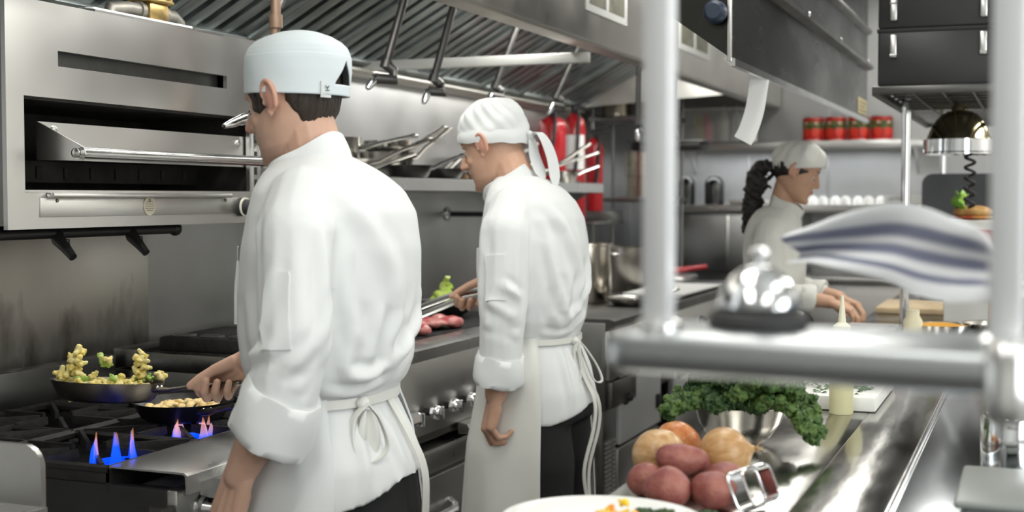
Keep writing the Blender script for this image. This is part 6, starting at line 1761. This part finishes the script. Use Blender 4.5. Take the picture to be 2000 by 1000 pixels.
# ---------------------------------------------------------------- vegetables in the foreground
kb_ = thing('kale_bowl', 'shallow steel bowl heaped with curly kale on the pass counter', 'bowl', (-.535, 2.545, .9005))
m = MB(); m.lathe([(.002, 0), (.038, 0), (.040, .003), (.060, .018), (.080, .046), (.091, .078), (.0935, .081), (.090, .0805), (.078, .047), (.058, .021), (.036, .006), (.002, .005)], (0, 0, 0), 48); obj('bowl', m, SMOOTHST, kb_)
KALE = mat('kale_green', (.014, .042, .009), .5, col2=(.042, .092, .020), vs=60, bump=.4, bs=300)
KALEL = mat('kale_light_green', (.030, .080, .014), .48, col2=(.10, .17, .035), vs=45, bump=.4, bs=300)
STEMK = mat('kale_stem', (.30, .42, .13), .45)
kr = random.Random(12)


def kale_leaf(base, d, L, W, curl, mtl, label, seed, up=(0, 0, 1), group='curly kale leaves in the steel bowl', voxel=.0021):
    """curly leaf: a rib with a thick, tightly frilled margin"""
    d = Vector(d).normalized(); side = d.cross(Vector(up)).normalized(); nr = side.cross(d).normalized()
    r = random.Random(int(seed * 10)); m = MB(); spine = []
    for i in range(11):
        u = i / 10; a = curl * u * u
        spine.append(d * L * u * math.cos(a * .6) - nr * (L * u * math.sin(a * .6)))
    for i in range(1, 11):
        u = i / 10; wd = W * (math.sin(PI * min(1, u * .80 + .16)) ** .6)
        for j in range(-3, 4):
            v_ = j / 3; k = .55 + .45 * abs(v_)
            c = spine[i] + side * (v_ * wd * r.uniform(.8, 1.1)) + nr * (W * (.26 * abs(v_) + r.uniform(-.22, .22) * abs(v_))) + d * r.uniform(-.1, .1) * W
            q = W * r.uniform(.20, .30) * (1.0 if abs(j) > 0 else .6)
            m.ball(c, (q, q, q * .62), 8, 6, Matrix.Rotation(r.uniform(-1, 1), 3, 'X') @ Matrix.Rotation(r.uniform(-1, 1), 3, 'Y'))
    me = fuse(m, voxel, 1, .3); v = get_v(me); n = get_n(me); f = .0042 * W / .05
    for i, p in enumerate(v):
        q = Vector(p) * (4.6 / W) + Vector((seed, 0, 0)); q2 = q * 2.2
        h = f * (1.1 - 3.4 * abs(mnoise.noise(q))) + f * .62 * (1.0 - 3.4 * abs(mnoise.noise(q2)))
        v[i] = p + n[i] * h + np.array((mnoise.noise(q2 + Vector((7, 1, 3))), mnoise.noise(q2 + Vector((2, 9, 5))), mnoise.noise(q2 + Vector((4, 4, 8))))) * f * .7
    set_v(me, v); me.shade_smooth()
    t = thing('kale_leaf', label, 'kale', base, 0, group)
    obj('blade', me, mtl, t)
    st = MB(); st.tube([p + nr * W * .13 for p in ([-d * L * .25] + spine)], [.10 * W, .09 * W, .085 * W, .08 * W, .07 * W, .06 * W, .05 * W, .04 * W, .035 * W, .03 * W, .02 * W, .015 * W], 8); obj('rib', st, STEMK, t)
    return t


KL = 'dark curly kale leaf heaped in the steel bowl'
bc = Vector((-.530, 2.545, .980))
for k in range(14):
    a = 2 * PI * k / 14 + kr.uniform(-.2, .2); el = kr.uniform(.55, 1.25) if k % 2 else kr.uniform(.15, .45)
    d = Vector((math.cos(a) * math.cos(el), math.sin(a) * math.cos(el), math.sin(el)))
    kale_leaf(bc + Vector((math.cos(a), math.sin(a), 0)) * .018 + Vector((0, 0, .010 * (k % 3))), d, kr.uniform(.070, .095), kr.uniform(.042, .052), kr.uniform(.5, 1.0), KALE, KL, k * 1.7)
kale_leaf(bc + Vector((-.045, -.03, .004)), (-.80, -.40, .12), .095, .045, .6, KALEL, 'kale leaf drooping over the left rim of the steel bowl', 31.0, group=None)
kale_leaf(bc + Vector((.012, -.055, .012)), (.75, -.25, .62), .125, .052, .75, KALEL, 'lighter kale leaf with a pale rib rising to the right of the bowl', 43.0, group=None)
kale_leaf(bc + Vector((.045, -.050, .014)), (.95, -.28, .06), .125, .048, .9, KALEL, 'kale leaf arching over the right rim of the steel bowl towards the counter', 57.0, group=None)

ONI = {}
def onion(label, c, r, axis, hue, seed, neck=1.0):
    t = thing('onion', label, 'onion', c)
    key = 'onion_skin_%d' % seed
    mt = mat(key, hue[0], .36, 0, col2=hue[1], vs=9, stretch=(9, 9, .55), bump=.22, bs=14, coat=.12)
    prof = []
    for i in range(25):
        ph = -PI / 2 + PI * i / 24; rr = r * math.cos(ph) ** .92 if math.cos(ph) > 0 else 0
        z = r * .92 * math.sin(ph)
        if ph > 1.1: z += r * .20 * ((ph - 1.1) / .47) ** 2 * neck; rr = max(rr, r * .10)
        if ph < -1.3: z += r * .04
        prof.append((max(rr, r * .035), z))
    m = MB(); m.lathe(prof, (0, 0, 0), 48)
    me = m.mesh('onion_skin', True, 80); v = get_v(me)
    for i, p in enumerate(v):
        a = math.atan2(p[1], p[0]); k = 1 + .014 * math.sin(3 * a + seed) + .008 * math.sin(7 * a + seed * 2) + .006 * mnoise.noise(Vector(p) * 40)
        v[i, 0] *= k; v[i, 1] *= k
    set_v(me, v)
    t.rotation_mode = 'QUATERNION'; t.rotation_quaternion = Vector((0, 0, 1)).rotation_difference(Vector(axis).normalized())
    M_ = Matrix.Identity(4); obj('onion_skin', me, mt, t)
    rn = random.Random(seed); nk = MB()
    for k in range(9):
        a = rn.uniform(0, 6.28); q = r * .09 * rn.random(); h = r * rn.uniform(.18, .48) * neck
        b0 = Vector((q * math.cos(a), q * math.sin(a), r * .98)); nk.tube([M_ @ b0, M_ @ (b0 + Vector((math.cos(a) * .15, math.sin(a) * .15, .5)) * h), M_ @ (b0 + Vector((math.cos(a + 1) * .6, math.sin(a + 1) * .6, 1.0)) * h)], [r * .075, r * .055, r * .012], 7, flat=.4)
    obj('dry_neck', nk, mat('dry_onion_neck', (.42, .26, .10), .6, var=.3, vs=60), t)
    rt = MB(); rt.ball(M_ @ Vector((0, 0, -r * .90)), r * .09, 12, 8); obj('root_end', rt, mat('onion_root', (.35, .25, .13), .8, bump=.5, bs=200), t)


onion('large pale yellow onion at the left of the pile', (-.586, 2.150, .9465), .0460, (.65, -.45, .10), ((.40, .215, .085), (.54, .35, .17)), 3, .35)
onion('orange-brown onion at the back with its dry neck facing forward', (-.585, 2.262, .9440), .0430, (.15, -.90, .35), ((.42, .115, .022), (.52, .21, .06)), 8, .6)
onion('shiny golden onion at the right with dry skin on its side', (-.486, 2.200, .9470), .0465, (.92, .25, .22), ((.40, .215, .08), (.50, .30, .13)), 14, 1.0)
POT = mat('red_potato_skin', (.205, .045, .044), .46, 0, col2=(.33, .125, .092), vs=26, bump=.30, bs=110)


def potato(label, c, rr, rot, seed):
    m = MB(); m.ball((0, 0, 0), rr, 36, 24); me = m.mesh('potato_skin', True, 80); v = get_v(me); n = get_n(me); rn = random.Random(seed)
    eyes_ = [Vector((rn.gauss(0, 1), rn.gauss(0, 1), rn.gauss(0, 1))).normalized() for _ in range(7)]
    for i, p in enumerate(v):
        q = Vector(p); h = .075 * mnoise.noise(q * 24 + Vector((seed, 0, 0))) * rr[0] * 2
        u = Vector((p[0] / rr[0], p[1] / rr[1], p[2] / rr[2])).normalized()
        for e in eyes_: h -= .0034 * math.exp(-((u - e).length / .10) ** 2) - .0012 * math.exp(-((u - e).length / .24) ** 2)
        v[i] += n[i] * h
    set_v(me, v); me.transform(Matrix.Rotation(rot[2], 4, 'Z') @ Matrix.Rotation(rot[1], 4, 'Y') @ Matrix.Rotation(rot[0], 4, 'X'))
    zz = get_v(me)[:, 2].min()
    o = obj('potato', me, POT, None, label, 'potato'); o.location = (c[0], c[1], c[2] if c[2] > .91 else .9003 - zz)
    return o


potato('red potato lying on top of the others', (-.532, 2.092, .9560), (.043, .029, .027), (0, .1, .35), 1)
potato('red potato at the front left of the pile', (-.528, 1.985, .9), (.038, .034, .030), (.2, 0, .2), 2)
potato('red potato at the front right of the pile', (-.459, 2.000, .9), (.034, .032, .029), (0, .2, .8), 3)
potato('dark red potato at the right, against the golden onion', (-.462, 2.095, .9), (.032, .034, .028), (0, 0, 1.2), 4)
potato('red potato at the far left, half behind the front one', (-.583, 2.052, .9), (.030, .027, .026), (0, 0, .4), 5)
potato('small red potato peeping out behind the topmost one', (-.520, 2.140, .9390), (.024, .022, .022), (0, 0, 0), 6)
# chrome cutter
t = thing('pastry_cutter', 'square chrome pastry cutter tilted beside the potatoes', 'cutter', (-.398, 2.010, .9))
def rsq(h, r, k, n=40):
    P_ = []
    for i in range(n):
        a = 2 * PI * i / n; c, s_ = math.cos(a), math.sin(a); e = 2 / 5.0
        P_.append(Vector((r * k * math.copysign(abs(c) ** e, c), r * math.copysign(abs(s_) ** e, s_), h)))
    return P_
R_ = Matrix.Rotation(-.35, 3, 'Z') @ Matrix.Rotation(1.15, 3, 'Y') @ Matrix.Rotation(.15, 3, 'X')
m = MB(); m.loft([[R_ @ p for p in rsq(h, r, .86)] for h, r in ((-.016, .0335), (-.016, .0350), (.014, .0335), (.014, .0320), (-.016, .0335))], True, False)
me = m.mesh('cutter', True, 40); zmin = get_v(me)[:, 2].min(); obj('ring_wall', me, CHROME, t)
m = MB(); m.tube([R_ @ p for p in rsq(-.016, .0345, .86)], .0036, 10, closed=True); obj('rolled_rim', m, CHROME, t)
m = MB(); m.tube([R_ @ p for p in rsq(.014, .0330, .86)], .0018, 8, closed=True); obj('cutting_edge', m, CHROME, t)
t.location.z = .9005 - zmin + .003
t = thing('storage_tub', 'grey lidded storage tub at the bottom right on the pass counter', 'tub', (-.015, 2.12, .8965))
m = MB(); m.box((0, 0, .02), (.17, .26, .04), bev=.015, seg=3); obj('tub_body', m, mat('grey_plastic', (.30, .32, .30), .45), t)
m = MB(); m.box((0, 0, .045), (.185, .275, .012), bev=.0055, seg=3); obj('lid', m, mat('pale_grey_plastic', (.24, .255, .24), .35), t)
t = thing('reflection_canister', 'tall steel canister standing in for a reflection, behind the grey storage tub', 'canister', (-.04, 2.46, .8965))  # canister added in place of a bright reflection in the steel counter
m = MB(); m.lathe([(.002, 0), (.048, 0), (.050, .004), (.050, .10), (.046, .108), (.030, .118), (.008, .122), (.008, .132), (.002, .133)], (0, 0, 0), 36); obj('canister_body', m, CHROME, t)
# plate in front
t = thing('dinner_plate', 'white oval plate with pasta and greens at the bottom edge', 'plate', (-.566, 1.775, .9005))
m = MB(); m.lathe([(.002, .004), (.055, .004), (.06, 0), (.064, .004), (.085, .010), (.125, .022), (.142, .026), (.1425, .029), (.125, .0275), (.085, .016), (.062, .010), (.002, .009)], (0, 0, 0), 72); obj('plate', m, CERAM, t)
t.scale = (1.0, .95, 1)
fr3 = random.Random(30)
PASTA = [mat('yellow_pasta', (.85, .60, .12), .42, var=.15, vs=40, sss=.05), mat('golden_shrimp', (.80, .46, .16), .4, col2=(.85, .66, .36), vs=30), ORAN, mat('sweetcorn', (.86, .58, .03), .35)]
for k in range(30):
    a = fr3.uniform(0, 6.28); q = math.sqrt(fr3.random()) * .034; z = .012 + .036 * (1 - q / .036) * fr3.random()
    me = [lumps[0], brs[0], brs[1], lumps[2]][k % 4].copy(); me.materials.clear(); me.materials.append(PASTA[k % 4])
    o = bpy.data.objects.new('pasta_piece', me); COL.objects.link(o); o.location = (-.553 + q * math.cos(a), 1.815 + q * math.sin(a), .9005 + z + .004); o.scale = (.55, .55, .55); o.rotation_euler = (a, 2 * a, 0)
    finish(o, 'yellow and orange food piece heaped on the white plate', 'food', 'food pieces on the white plate')
for k in range(9):
    kale_leaf(Vector((-.505 + .010 * k - .02 * (k % 2), 1.845 + .008 * (k % 3), .918)), (fr3.uniform(-1, 1), fr3.uniform(-.6, 1), .25), .026, .012, .4, KALE, 'small dark cooked green leaf on the white plate', k * 2.3 + 5, group='cooked greens on the white plate')
